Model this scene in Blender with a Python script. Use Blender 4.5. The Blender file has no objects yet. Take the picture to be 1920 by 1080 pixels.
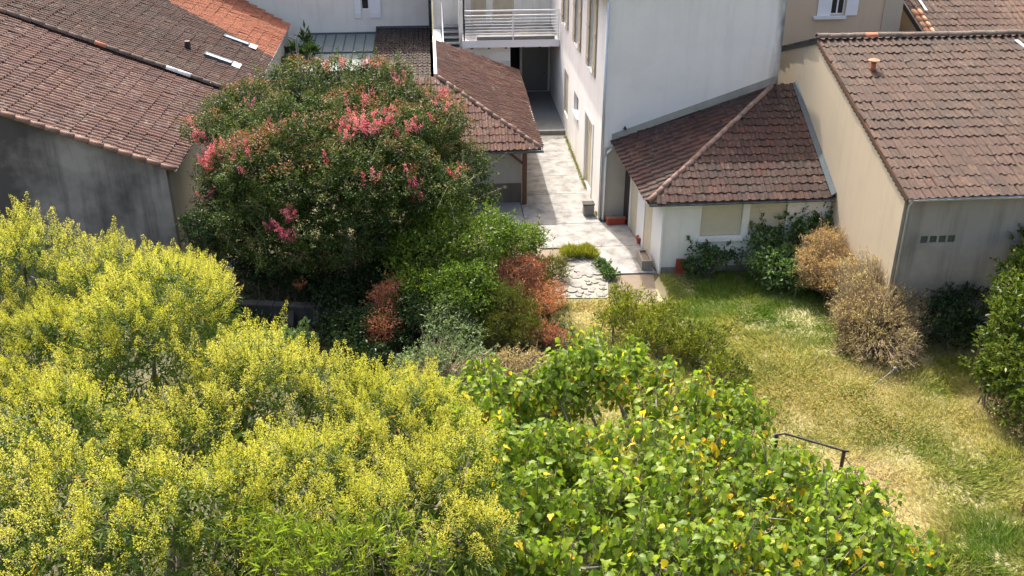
import bpy, math, random
import numpy as np
from mathutils import Matrix, Vector

random.seed(7)
rng = np.random.default_rng(7)
R = math.radians
scene = bpy.context.scene
col = scene.collection

# ------------------------------------------------------------------ camera
F_PX, PITCH, YAW, CAM_H = 1880.0, R(26.9), R(4.5), 15.0
cam_d = bpy.data.cameras.new('camera')
cam = bpy.data.objects.new('camera', cam_d)
col.objects.link(cam)
cam_d.sensor_width = 36.0
cam_d.lens = 36.0 * F_PX / 1920.0
cam_d.clip_end = 2000
cam.location = (0, 0, CAM_H)
cam.rotation_euler = (math.pi / 2 - PITCH, 0, -YAW)
scene.camera = cam

# ------------------------------------------------------------------ world, sun, exposure
SUN_EL, SUN_AZ = R(54.5), R(-13)          # azimuth measured from +Y towards +X
world = bpy.data.worlds.new('World')
scene.world = world
world.use_nodes = True
wn = world.node_tree
bg = wn.nodes['Background']
sky = wn.nodes.new('ShaderNodeTexSky')
sky.sky_type = 'NISHITA'
sky.sun_disc = False
sky.sun_elevation = SUN_EL
sky.sun_rotation = SUN_AZ
sky.air_density = 1.0
sky.dust_density = 8.0
sky.ozone_density = 0.0
wn.links.new(sky.outputs[0], bg.inputs[0])
bg.inputs[1].default_value = 0.15
sun_d = bpy.data.lights.new('sun', 'SUN')
sun_d.energy = 2.7
sun_d.angle = R(0.6)
sun_d.color = (1.0, 0.94, 0.84)
sun = bpy.data.objects.new('sun', sun_d)
col.objects.link(sun)
to_sun = Vector((math.sin(SUN_AZ) * math.cos(SUN_EL), math.cos(SUN_AZ) * math.cos(SUN_EL), math.sin(SUN_EL)))
sun.rotation_euler = to_sun.to_track_quat('Z', 'Y').to_euler()
sun.location = (0, 60, 60)
scene.view_settings.view_transform = 'Standard'
scene.view_settings.look = 'None'
scene.view_settings.exposure = 1.36
scene.view_settings.gamma = 1.0
scene.view_settings.use_curve_mapping = False
scene.cycles.max_bounces = 8
scene.cycles.transparent_max_bounces = 8

# ------------------------------------------------------------------ survey: picture pixels to places
C0 = np.array([0, 0, CAM_H])
Fv = np.array([math.sin(YAW) * math.cos(PITCH), math.cos(YAW) * math.cos(PITCH), -math.sin(PITCH)])
Rv = np.array([math.cos(YAW), -math.sin(YAW), 0.0])
Uv = np.cross(Rv, Fv)
def ray(px, py):
    d = Fv * F_PX + Rv * (px - 960) - Uv * (py - 540)
    return d / np.linalg.norm(d)
def on_z(px, py, z=0.0):
    d = ray(px, py); return C0 + d * (z - C0[2]) / d[2]
def on_ax(px, py, k, v):
    d = ray(px, py); return C0 + d * (v - C0[k]) / d[k]
def vnoise(x, y, seed=0, scale=1.0):
    r = np.random.default_rng(seed); g = r.random((64, 64))
    x = np.asarray(x) * scale; y = np.asarray(y) * scale
    xi = np.floor(x).astype(int); yi = np.floor(y).astype(int)
    fx = x - xi; fy = y - yi; fx = fx * fx * (3 - 2 * fx); fy = fy * fy * (3 - 2 * fy)
    a = g[xi % 64, yi % 64]; b = g[(xi + 1) % 64, yi % 64]; c = g[xi % 64, (yi + 1) % 64]; d = g[(xi + 1) % 64, (yi + 1) % 64]
    return (a * (1 - fx) + b * fx) * (1 - fy) + (c * (1 - fx) + d * fx) * fy

# ------------------------------------------------------------------ materials
def ramp_set(rp, cols, pos=None):
    el = rp.color_ramp.elements
    n = len(cols)
    pos = pos or [i / (n - 1) for i in range(n)]
    while len(el) < n: el.new(0.5)
    for e, c, p in zip(el, cols, pos):
        e.position = p; e.color = (*c, 1)
class NT:
    def __init__(s, name):
        s.m = bpy.data.materials.new(name); s.m.use_nodes = True
        s.t = s.m.node_tree; s.b = s.t.nodes['Principled BSDF']; s.out = s.t.nodes['Material Output']
    def n(s, typ, **kw):
        nd = s.t.nodes.new(typ)
        for k, v in kw.items(): setattr(nd, k, v)
        return nd
    def l(s, a, b): s.t.links.new(a, b)
    def noise(s, scale, detail=4, vec=None, rough=0.6):
        nd = s.n('ShaderNodeTexNoise'); nd.inputs['Scale'].default_value = scale
        nd.inputs['Detail'].default_value = detail; nd.inputs['Roughness'].default_value = rough
        if vec is not None: s.l(vec, nd.inputs['Vector'])
        return nd.outputs['Fac']
    def pos(s, scale=(1, 1, 1)):
        g = s.n('ShaderNodeNewGeometry'); mp = s.n('ShaderNodeMapping'); mp.inputs['Scale'].default_value = scale
        s.l(g.outputs['Position'], mp.inputs['Vector']); return mp.outputs['Vector']
    def ramp(s, fac, cols, pos=None):
        rp = s.n('ShaderNodeValToRGB'); ramp_set(rp, cols, pos); s.l(fac, rp.inputs['Fac']); return rp.outputs['Color']
    def mix(s, fac, a, b, mode='MIX'):
        mx = s.n('ShaderNodeMix', data_type='RGBA', blend_type=mode)
        for sock, v in ((mx.inputs[0], fac), (mx.inputs[6], a), (mx.inputs[7], b)):
            if isinstance(v, (int, float)): sock.default_value = v
            elif isinstance(v, tuple): sock.default_value = (*v, 1)
            else: s.l(v, sock)
        return mx.outputs[2]
    def math(s, op, a, b=0.0):
        nd = s.n('ShaderNodeMath', operation=op)
        for i, v in enumerate((a, b)):
            if isinstance(v, (int, float)): nd.inputs[i].default_value = v
            else: s.l(v, nd.inputs[i])
        return nd.outputs[0]
    def bump(s, h, strength=0.3, dist=0.02):
        bp = s.n('ShaderNodeBump'); bp.inputs['Strength'].default_value = strength; bp.inputs['Distance'].default_value = dist
        s.l(h, bp.inputs['Height']); s.l(bp.outputs['Normal'], s.b.inputs['Normal'])

def plaster(name, base, dirt=(0.25, 0.23, 0.2), amt=0.5, streak=0.5, scale=0.6, rough=0.9, thr=(0.45, 0.75)):
    t = NT(name); p = t.pos()
    big = t.noise(scale, 6, p); fine = t.noise(9, 5, p)
    st = t.noise(1.0, 5, t.pos((2.6, 2.6, 0.22)), 0.65)
    c = t.mix(t.math('MULTIPLY', fine, 0.25), base, tuple(x * 0.82 for x in base))
    f1 = t.ramp(big, [(0, 0, 0), (1, 1, 1)], [thr[0], thr[1]])
    c = t.mix(t.math('MULTIPLY', f1, amt), c, dirt)
    f2 = t.ramp(st, [(0, 0, 0), (1, 1, 1)], [0.48, 0.72])
    c = t.mix(t.math('MULTIPLY', f2, streak), c, tuple(x * 0.7 for x in dirt))
    t.l(c, t.b.inputs['Base Color']); t.b.inputs['Roughness'].default_value = rough
    t.bump(t.noise(30, 6, p), 0.35, 0.02)
    return t.m
def end_wall_mat():
    m = plaster('white end wall render', (0.86, 0.83, 0.79), (0.55, 0.53, 0.48), 0.22, 0.16)
    nt = m.node_tree; b = nt.nodes['Principled BSDF']; src = b.inputs['Base Color'].links[0].from_socket
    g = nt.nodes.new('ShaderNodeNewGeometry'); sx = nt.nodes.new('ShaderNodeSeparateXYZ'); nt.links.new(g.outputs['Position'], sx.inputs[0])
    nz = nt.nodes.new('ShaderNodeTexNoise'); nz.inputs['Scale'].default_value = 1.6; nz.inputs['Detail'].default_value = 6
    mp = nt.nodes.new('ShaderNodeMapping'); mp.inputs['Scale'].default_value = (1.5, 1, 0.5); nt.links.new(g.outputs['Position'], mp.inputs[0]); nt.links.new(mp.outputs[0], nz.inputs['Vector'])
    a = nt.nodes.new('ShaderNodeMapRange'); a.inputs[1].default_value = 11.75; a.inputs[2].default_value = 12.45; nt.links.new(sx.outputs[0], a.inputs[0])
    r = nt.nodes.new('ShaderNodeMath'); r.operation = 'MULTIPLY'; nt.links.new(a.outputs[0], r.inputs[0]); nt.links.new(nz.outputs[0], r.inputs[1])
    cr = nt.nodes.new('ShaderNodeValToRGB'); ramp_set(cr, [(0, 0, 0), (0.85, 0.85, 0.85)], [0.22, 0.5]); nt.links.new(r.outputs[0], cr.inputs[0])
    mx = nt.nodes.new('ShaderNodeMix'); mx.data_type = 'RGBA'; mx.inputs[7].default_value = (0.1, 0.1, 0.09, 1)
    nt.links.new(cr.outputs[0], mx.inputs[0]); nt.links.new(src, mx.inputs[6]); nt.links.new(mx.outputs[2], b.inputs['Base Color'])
    return m
def plain(name, c, rough=0.6, metal=0.0, var=0.25, scale=4.0, spec=0.5):
    t = NT(name); p = t.pos(); f = t.noise(scale, 5, p)
    cc = t.mix(f, tuple(min(1, x * (1 + var)) for x in c), tuple(x * (1 - var) for x in c))
    t.l(cc, t.b.inputs['Base Color']); t.b.inputs['Roughness'].default_value = rough
    t.b.inputs['Metallic'].default_value = metal
    t.bump(t.noise(scale * 6, 4, p), 0.15, 0.01)
    return t.m
def tile_mat(name, cols, moss=(0.05, 0.045, 0.035), moss_amt=0.6, lichen=(0.38, 0.36, 0.3), lich_amt=0.5, mscale=0.5, zones=None):
    if not name.startswith(('orange', 'new', 'ridge', 'hip')):
        mean = np.mean(np.array(cols), 0); cols = [tuple((mean + (np.array(c) - mean) * 0.8) * np.array([0.48, 0.425, 0.405])) for c in cols]
        moss = tuple(x * 0.7 for x in moss); lichen = tuple(x * 0.75 for x in lichen)
        if zones: zones = (zones[0], [tuple(np.array(c) * 0.72) for c in zones[1]], zones[2])
    t = NT(name)
    oi = t.n('ShaderNodeObjectInfo'); g = t.n('ShaderNodeNewGeometry'); p = t.pos()
    rnd = t.math('FRACT', t.math('ADD', t.math('MULTIPLY', oi.outputs['Random'], 7.31), g.outputs['Random Per Island']))
    c = t.ramp(rnd, cols)
    if zones:
        c2 = t.ramp(rnd, zones[1])
        sx = t.n('ShaderNodeSeparateXYZ'); t.l(g.outputs['Position'], sx.inputs[0])
        edge = t.math('ADD', sx.outputs[1], t.math('MULTIPLY', sx.outputs[0], zones[2]))
        f = t.math('GREATER_THAN', edge, zones[0])
        c = t.mix(f, c, c2)
        keep = t.math('SUBTRACT', 1.0, t.math('MULTIPLY', f, 0.85))
    else: keep = 1.0
    f1 = t.ramp(t.noise(mscale, 6, p), [(0, 0, 0), (1, 1, 1)], [0.45, 0.7])
    f1 = t.math('MULTIPLY', t.math('MULTIPLY', f1, moss_amt), keep)
    c = t.mix(f1, c, moss)
    f2 = t.ramp(t.noise(5.5, 7, p, 0.8), [(0, 0, 0), (1, 1, 1)], [0.53, 0.60])
    big = t.ramp(t.noise(0.9, 3, p), [(0, 0, 0), (1, 1, 1)], [0.4, 0.65])
    f2 = t.math('MULTIPLY', t.math('MULTIPLY', t.math('MULTIPLY', f2, big), lich_amt), keep)
    c = t.mix(f2, c, lichen)
    f3 = t.ramp(t.noise(7.0, 7, t.pos((1, 1, 1.7)), 0.8), [(0, 0, 0), (1, 1, 1)], [0.42, 0.60])
    c = t.mix(t.math('MULTIPLY', f3, 0.5), c, tuple(x * 0.5 for x in cols[0]))
    t.l(c, t.b.inputs['Base Color']); t.b.inputs['Roughness'].default_value = 0.85
    t.bump(t.noise(40, 5, p), 0.4, 0.02)
    return t.m
def leaf_mat(name, cols, pos=None, trans=0.35, rough=0.45, tcol=1.25, spec=0.2):
    t = NT(name)
    a = t.n('ShaderNodeAttribute', attribute_name='tint')
    c = t.ramp(a.outputs['Fac'], cols, pos)
    t.l(c, t.b.inputs['Base Color']); t.b.inputs['Roughness'].default_value = rough
    t.b.inputs['Specular IOR Level'].default_value = spec
    tr = t.n('ShaderNodeBsdfTranslucent')
    t.l(t.mix(1.0, c, (tcol, tcol * 1.02, tcol * 0.6), 'MULTIPLY'), tr.inputs['Color'])
    ms = t.n('ShaderNodeMixShader'); ms.inputs[0].default_value = trans
    t.l(t.b.outputs[0], ms.inputs[1]); t.l(tr.outputs[0], ms.inputs[2]); t.l(ms.outputs[0], t.out.inputs['Surface'])
    return t.m
def bark(name, c):
    t = NT(name); p = t.pos((6, 6, 1.5))
    t.l(t.ramp(t.noise(3, 6, p), [tuple(x * 0.5 for x in c), c]), t.b.inputs['Base Color']); t.b.inputs['Roughness'].default_value = 0.9
    t.bump(t.noise(10, 5, p), 0.5, 0.02)
    return t.m

M = {}
M['white_wall'] = plaster('white render', (0.85, 0.83, 0.80), (0.5, 0.48, 0.42), 0.25, 0.2)
M['white_end'] = end_wall_mat()
M['white_old'] = plaster('old white render', (0.80, 0.78, 0.72), (0.42, 0.39, 0.32), 0.35, 0.3)
M['cream'] = plaster('cream render', (0.80, 0.765, 0.69), (0.45, 0.42, 0.36), 0.25, 0.15)
M['beige'] = plaster('beige render', (0.52, 0.44, 0.325), (0.38, 0.32, 0.24), 0.35, 0.15)
M['beige2'] = plaster('sand render', (0.62, 0.48, 0.33), (0.45, 0.35, 0.25), 0.2, 0.1)
M['grey_stain'] = plaster('stained grey render', (0.33, 0.31, 0.285), (0.055, 0.052, 0.048), 0.9, 0.6, 0.28, 0.95, (0.36, 0.56))
M['grey_wall'] = plaster('grey cement render', (0.33, 0.30, 0.26), (0.10, 0.09, 0.08), 0.75, 0.45, 0.4)
M['shed_wall'] = plaster('shed render', (0.46, 0.43, 0.37), (0.3, 0.27, 0.22), 0.4, 0.2)
M['plinth'] = plaster('brown damp plinth', (0.17, 0.14, 0.115), (0.07, 0.06, 0.05), 0.6, 0.5, 1.0)
M['mortar'] = plaster('mortar fillet', (0.28, 0.27, 0.225), (0.14, 0.14, 0.11), 0.6, 0.3, 2.0)
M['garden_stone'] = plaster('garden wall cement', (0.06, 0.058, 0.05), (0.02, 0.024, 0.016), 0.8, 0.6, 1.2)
M['concrete'] = plaster('path concrete', (0.31, 0.305, 0.295), (0.14, 0.132, 0.122), 0.75, 0.5, 2.0, 0.95, (0.44, 0.66))
M['soil'] = plaster('bare soil', (0.20, 0.155, 0.11), (0.1, 0.08, 0.055), 0.6, 0.0, 1.1)
M['white_paint'] = plain('white paint', (0.78, 0.79, 0.8), 0.45, 0, 0.06)
M['cream_shutter'] = plain('cream shutter slats', (0.56, 0.50, 0.37), 0.6, 0, 0.1)
M['tan_shutter'] = plain('weathered tan shutter', (0.47, 0.41, 0.30), 0.7, 0, 0.2)
M['lintel'] = plain('pale facade trim', (0.72, 0.72, 0.7), 0.7, 0, 0.1)
M['glass'] = plain('dark window glass', (0.02, 0.025, 0.03), 0.08, 0, 0.2)
M['dark'] = plain('dark interior', (0.012, 0.012, 0.012), 0.9, 0, 0.2)
M['zinc'] = plain('zinc', (0.50, 0.53, 0.55), 0.4, 0.5, 0.15)
M['zinc_dark'] = plain('dark zinc', (0.075, 0.095, 0.105), 0.9, 0.0, 0.3)
M['roof_glass'] = plain('conservatory glass', (0.26, 0.30, 0.31), 0.25, 0, 0.25, 1.5)
M['block_glass'] = plain('green glass block', (0.075, 0.095, 0.085), 0.2, 0, 0.3)
M['roof_pane'] = plain('dusty conservatory glass', (0.15, 0.18, 0.175), 0.45, 0, 0.3, 1.5)
M['sky_glass'] = plain('skylight glass', (0.5, 0.56, 0.62), 0.12, 0.2, 0.1)
M['dark_metal'] = plain('dark painted metal', (0.035, 0.032, 0.03), 0.5, 0.3, 0.3)
M['steel'] = plain('stair concrete', (0.22, 0.23, 0.23), 0.7, 0, 0.3)
M['wood'] = plain('brown timber', (0.11, 0.05, 0.026), 0.7, 0, 0.3, 9)
M['door'] = plain('grey door paint', (0.17, 0.17, 0.155), 0.5, 0, 0.1)
M['door_white'] = plain('pale door paint', (0.6, 0.6, 0.58), 0.5, 0, 0.08)
M['terracotta'] = plain('terracotta', (0.42, 0.13, 0.06), 0.75, 0, 0.25)
M['red_plastic'] = plain('red planter', (0.33, 0.05, 0.03), 0.5, 0, 0.2)
M['stone'] = plain('pale paving stone', (0.21, 0.205, 0.195), 0.9, 0, 0.5, 9)
M['stone2'] = plain('grey paving stone', (0.22, 0.21, 0.195), 0.9, 0, 0.4, 7)
M['old_stone'] = plain('weathered stone', (0.22, 0.2, 0.17), 0.9, 0, 0.4, 6)
M['tile_right'] = tile_mat('grey brown roof tiles', [(0.095, 0.062, 0.048), (0.145, 0.09, 0.067), (0.18, 0.11, 0.08), (0.12, 0.077, 0.06), (0.23, 0.145, 0.095)], lich_amt=0.25, moss_amt=0.4)
M['tile_annex'] = tile_mat('dark red roof tiles', [(0.05, 0.021, 0.017), (0.08, 0.033, 0.025), (0.14, 0.052, 0.036), (0.065, 0.028, 0.023), (0.23, 0.10, 0.065)], lich_amt=0.35, moss_amt=0.7)
M['tile_left'] = tile_mat('pinkish weathered roof tiles', [(0.14, 0.066, 0.052), (0.20, 0.096, 0.076), (0.25, 0.12, 0.094), (0.17, 0.084, 0.068), (0.30, 0.17, 0.13)], lichen=(0.44, 0.39, 0.33), lich_amt=0.75, moss_amt=0.35, mscale=0.4)
M['tile_upper'] = tile_mat('brown mossy roof tiles', [(0.085, 0.042, 0.03), (0.13, 0.062, 0.042), (0.17, 0.075, 0.05), (0.10, 0.055, 0.04), (0.21, 0.10, 0.07)], lich_amt=0.5, moss_amt=0.6,
                           zones=(42.2, [(0.46, 0.15, 0.075), (0.53, 0.185, 0.09), (0.50, 0.165, 0.08), (0.58, 0.22, 0.11)], 0.565))
M['tile_carport'] = tile_mat('red brown roof tiles', [(0.13, 0.058, 0.044), (0.20, 0.088, 0.066), (0.26, 0.12, 0.088), (0.16, 0.075, 0.058), (0.36, 0.20, 0.145)], lich_amt=0.6, moss_amt=0.3)
M['tile_lean'] = tile_mat('blackened roof tiles', [(0.05, 0.035, 0.03), (0.075, 0.05, 0.042), (0.10, 0.065, 0.052), (0.06, 0.045, 0.04)], lich_amt=0.5, moss_amt=0.6)
M['tile_far'] = tile_mat('old canal roof tiles', [(0.11, 0.065, 0.05), (0.15, 0.085, 0.062), (0.18, 0.105, 0.078), (0.22, 0.14, 0.10)], lich_amt=0.5, moss_amt=0.5)
M['tile_new'] = tile_mat('orange verge tiles', [(0.50, 0.23, 0.12), (0.56, 0.30, 0.16), (0.6, 0.36, 0.22)], lich_amt=0.3, moss_amt=0.1)
M['ridge'] = tile_mat('ridge tiles', [(0.12, 0.09, 0.075), (0.17, 0.12, 0.095), (0.14, 0.11, 0.09)], lich_amt=0.5, moss_amt=0.6, mscale=1.2)
M['ridge_red'] = tile_mat('hip tiles', [(0.22, 0.13, 0.10), (0.30, 0.18, 0.13), (0.26, 0.16, 0.13), (0.36, 0.25, 0.18)], lich_amt=0.5, moss_amt=0.3, mscale=1.2)
M['ridge_orange'] = tile_mat('new ridge tile', [(0.45, 0.18, 0.10), (0.48, 0.2, 0.12)], lich_amt=0.2, moss_amt=0.1)
def ground_mat():
    t = NT('garden soil and litter'); p = t.pos()
    c = t.ramp(t.noise(0.5, 8, p), [(0.07, 0.06, 0.035), (0.13, 0.115, 0.06), (0.20, 0.17, 0.09)], [0.3, 0.5, 0.7])
    c = t.mix(t.math('MULTIPLY', t.noise(14, 6, p), 0.5), c, (0.05, 0.055, 0.02))
    t.l(c, t.b.inputs['Base Color']); t.b.inputs['Roughness'].default_value = 0.95
    t.bump(t.noise(12, 6, p), 0.6, 0.05); return t.m
M['ground'] = ground_mat()
M['straw'] = plaster('straw covered soil', (0.34, 0.30, 0.17), (0.22, 0.20, 0.09), 0.7, 0.0, 1.3)
M['bark'] = bark('grey bark', (0.20, 0.17, 0.13))
M['bark_pale'] = bark('pale bark', (0.42, 0.37, 0.30))
M['bark_fig'] = bark('fig bark', (0.25, 0.23, 0.20))
M['twig'] = bark('dry twigs', (0.50, 0.38, 0.25))
M['lf_yellow'] = leaf_mat('tree flower panicles', [(0.26, 0.29, 0.035), (0.47, 0.475, 0.055), (0.60, 0.575, 0.10), (0.65, 0.615, 0.2)], None, 0.42)
M['lf_priv'] = leaf_mat('glossy green leaves', [(0.025, 0.055, 0.010), (0.055, 0.10, 0.015), (0.11, 0.155, 0.022), (0.20, 0.22, 0.03), (0.5, 0.3, 0.03)], [0, 0.35, 0.7, 0.95, 1.0], 0.4)
M['lf_fig'] = leaf_mat('fig leaves', [(0.06, 0.125, 0.015), (0.15, 0.24, 0.022), (0.27, 0.35, 0.035), (0.38, 0.41, 0.05), (0.72, 0.56, 0.04), (0.72, 0.44, 0.03)], [0, 0.4, 0.78, 0.88, 0.92, 1.0], 0.5, 0.42, 1.25, 0.28)
M['lf_crape'] = leaf_mat('crape myrtle leaves', [(0.018, 0.036, 0.009), (0.042, 0.074, 0.014), (0.075, 0.115, 0.022), (0.125, 0.105, 0.034), (0.25, 0.115, 0.065)], [0, 0.35, 0.62, 0.8, 1.0], 0.35)
M['lf_pink'] = leaf_mat('pink flowers', [(0.50, 0.08, 0.15), (0.68, 0.17, 0.26), (0.78, 0.34, 0.40)], None, 0.35, 0.6, 1.1)
M['lf_green'] = leaf_mat('bright shrub leaves', [(0.04, 0.085, 0.012), (0.09, 0.16, 0.02), (0.15, 0.22, 0.03), (0.24, 0.29, 0.05)], None, 0.4, 0.35)
M['lf_bush'] = leaf_mat('yellowing green bush leaves', [(0.05, 0.075, 0.012), (0.12, 0.155, 0.02), (0.22, 0.24, 0.03), (0.36, 0.34, 0.06)], None, 0.4, 0.5)
M['lf_rtree'] = leaf_mat('right tree leaves', [(0.025, 0.05, 0.010), (0.06, 0.10, 0.015), (0.11, 0.155, 0.022), (0.22, 0.25, 0.05)], None, 0.4, 0.35)
M['lf_dark'] = leaf_mat('dark evergreen leaves', [(0.012, 0.028, 0.010), (0.03, 0.058, 0.018), (0.06, 0.10, 0.03)], None, 0.25, 0.35)
M['lf_elder'] = leaf_mat('elder leaves', [(0.022, 0.055, 0.016), (0.05, 0.105, 0.03), (0.12, 0.2, 0.06), (0.25, 0.33, 0.14)], None, 0.35, 0.35)
M['lf_rust'] = leaf_mat('rust brown dead leaves', [(0.20, 0.065, 0.035), (0.38, 0.14, 0.08), (0.50, 0.24, 0.14)], None, 0.3, 0.7)
M['lf_orange'] = leaf_mat('orange dead leaves', [(0.34, 0.13, 0.06), (0.50, 0.22, 0.10), (0.58, 0.3, 0.15)], None, 0.3, 0.7)
M['lf_tan'] = leaf_mat('tan dry leaves', [(0.30, 0.195, 0.09), (0.48, 0.33, 0.165), (0.58, 0.43, 0.23)], None, 0.3, 0.75)
M['lf_olive'] = leaf_mat('drying olive leaves', [(0.28, 0.22, 0.105), (0.43, 0.345, 0.175), (0.55, 0.45, 0.25), (0.38, 0.34, 0.12)], None, 0.3, 0.7)
M['lf_oliv2'] = leaf_mat('olive conifer foliage', [(0.05, 0.065, 0.012), (0.10, 0.12, 0.018), (0.16, 0.15, 0.03)], None, 0.3, 0.6)
M['lf_silver'] = leaf_mat('pale green leaves', [(0.10, 0.15, 0.07), (0.20, 0.27, 0.13), (0.32, 0.37, 0.2)], None, 0.35, 0.5)
M['lf_lime'] = leaf_mat('yellow green shoots', [(0.16, 0.19, 0.025), (0.26, 0.28, 0.035), (0.38, 0.36, 0.06)], None, 0.4, 0.5)
M['lf_bamboo'] = leaf_mat('bright feathery leaves', [(0.12, 0.19, 0.02), (0.20, 0.28, 0.03), (0.30, 0.36, 0.05)], None, 0.45, 0.5)
M['lf_weed'] = leaf_mat('meadow weeds', [(0.10, 0.14, 0.03), (0.22, 0.23, 0.05), (0.36, 0.30, 0.09), (0.34, 0.2, 0.07)], None, 0.35, 0.6)
M['lf_grass'] = leaf_mat('meadow grass', [(0.12, 0.22, 0.03), (0.25, 0.30, 0.075), (0.42, 0.41, 0.15), (0.53, 0.48, 0.24), (0.60, 0.51, 0.33), (0.62, 0.53, 0.39)], [0, 0.25, 0.48, 0.68, 0.86, 1.0], 0.5, 0.8, 1.1)

# ------------------------------------------------------------------ mesh building
class MB:
    def __init__(s): s.v = []; s.f = []
    def add(s, v, f):
        o = len(s.v); s.v += [tuple(map(float, p)) for p in v]; s.f += [tuple(i + o for i in q) for q in f]; return s
    def box(s, x0, x1, y0, y1, z0, z1):
        x0, x1 = sorted((x0, x1)); y0, y1 = sorted((y0, y1)); z0, z1 = sorted((z0, z1))
        return s.add([(x0, y0, z0), (x1, y0, z0), (x1, y1, z0), (x0, y1, z0), (x0, y0, z1), (x1, y0, z1), (x1, y1, z1), (x0, y1, z1)],
              [(0, 3, 2, 1), (4, 5, 6, 7), (0, 1, 5, 4), (1, 2, 6, 5), (2, 3, 7, 6), (3, 0, 4, 7)])
    def bar(s, a, b, w, h, up=(0, 0, 1)):
        a = np.array(a, float); b = np.array(b, float); d = b - a; d /= np.linalg.norm(d)
        up = np.array(up, float)
        if abs(d @ up) > 0.95: up = np.array([1.0, 0, 0])
        sd = np.cross(d, up); sd /= np.linalg.norm(sd); u = np.cross(sd, d)
        v = []
        for p in (a, b):
            for i, j in ((-1, -1), (1, -1), (1, 1), (-1, 1)): v.append(p + sd * w / 2 * i + u * h / 2 * j)
        return s.add(v, [(3, 2, 1, 0), (4, 5, 6, 7), (0, 1, 5, 4), (1, 2, 6, 5), (2, 3, 7, 6), (3, 0, 4, 7)])
    def slab(s, pts, th):
        pts = [np.array(p, float) for p in pts]; n = np.cross(pts[1] - pts[0], pts[2] - pts[0]); n /= np.linalg.norm(n); k = len(pts)
        v = pts + [p - n * th for p in pts]
        return s.add(v, [tuple(range(k)), tuple(range(2 * k - 1, k - 1, -1))] + [(i, i + k, (i + 1) % k + k, (i + 1) % k) for i in range(k)])
    def prism(s, poly, z0, z1):
        a = sum(poly[i][0] * poly[(i + 1) % len(poly)][1] - poly[(i + 1) % len(poly)][0] * poly[i][1] for i in range(len(poly)))
        if a < 0: poly = poly[::-1]
        k = len(poly)
        z1s = z1 if isinstance(z1, (list, tuple)) else [z1] * k
        v = [(p[0], p[1], z0) for p in poly] + [(p[0], p[1], z) for p, z in zip(poly, z1s)]
        return s.add(v, [tuple(range(k - 1, -1, -1)), tuple(range(k, 2 * k))] + [(i, (i + 1) % k, (i + 1) % k + k, i + k) for i in range(k)])
    def tube(s, pts, rad, n=8, cap=True):
        pts = [np.array(p, float) for p in pts]
        rad = rad if isinstance(rad, (list, tuple)) else [rad] * len(pts)
        v = []; f = []
        for i, p in enumerate(pts):
            d = pts[min(i + 1, len(pts) - 1)] - pts[max(i - 1, 0)]; d /= np.linalg.norm(d) + 1e-9
            up = np.array([0, 0, 1.0]) if abs(d[2]) < 0.9 else np.array([1.0, 0, 0])
            a = np.cross(d, up); a /= np.linalg.norm(a); b = np.cross(a, d)
            for k in range(n):
                t = 2 * math.pi * k / n; v.append(p + (a * math.cos(t) + b * math.sin(t)) * rad[i])
        for i in range(len(pts) - 1):
            for k in range(n):
                f.append((i * n + k, (i + 1) * n + k, (i + 1) * n + (k + 1) % n, i * n + (k + 1) % n))
        if cap: f += [tuple(range(n)), tuple(range(len(v) - 1, len(v) - n - 1, -1))]
        return s.add(v, f)
    def lathe(s, prof, c, n=16):
        v = []; f = []
        for r, z in prof:
            for k in range(n):
                t = 2 * math.pi * k / n; v.append((c[0] + r * math.cos(t), c[1] + r * math.sin(t), c[2] + z))
        for i in range(len(prof) - 1):
            for k in range(n): f.append((i * n + k, i * n + (k + 1) % n, (i + 1) * n + (k + 1) % n, (i + 1) * n + k))
        f += [tuple(range(n - 1, -1, -1)), tuple(range((len(prof) - 1) * n, len(prof) * n))]
        return s.add(v, f)

def mesh_np(name, V, faces_n, idx, mat, tint=None):
    """V (n,3), idx flat vertex indices, every face with faces_n corners"""
    me = bpy.data.meshes.new(name)
    V = np.ascontiguousarray(V, dtype=np.float32); idx = np.ascontiguousarray(idx, dtype=np.int32).ravel()
    me.vertices.add(len(V)); me.vertices.foreach_set('co', V.ravel())
    me.loops.add(len(idx)); me.loops.foreach_set('vertex_index', idx)
    nf = len(idx) // faces_n
    me.polygons.add(nf); me.polygons.foreach_set('loop_start', np.arange(0, nf * faces_n, faces_n, dtype=np.int32))
    if tint is not None:
        at = me.attributes.new('tint', 'FLOAT', 'POINT'); at.data.foreach_set('value', np.ascontiguousarray(tint, dtype=np.float32))
    me.materials.append(mat); me.update(calc_edges=True); me.validate()
    return me

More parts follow.
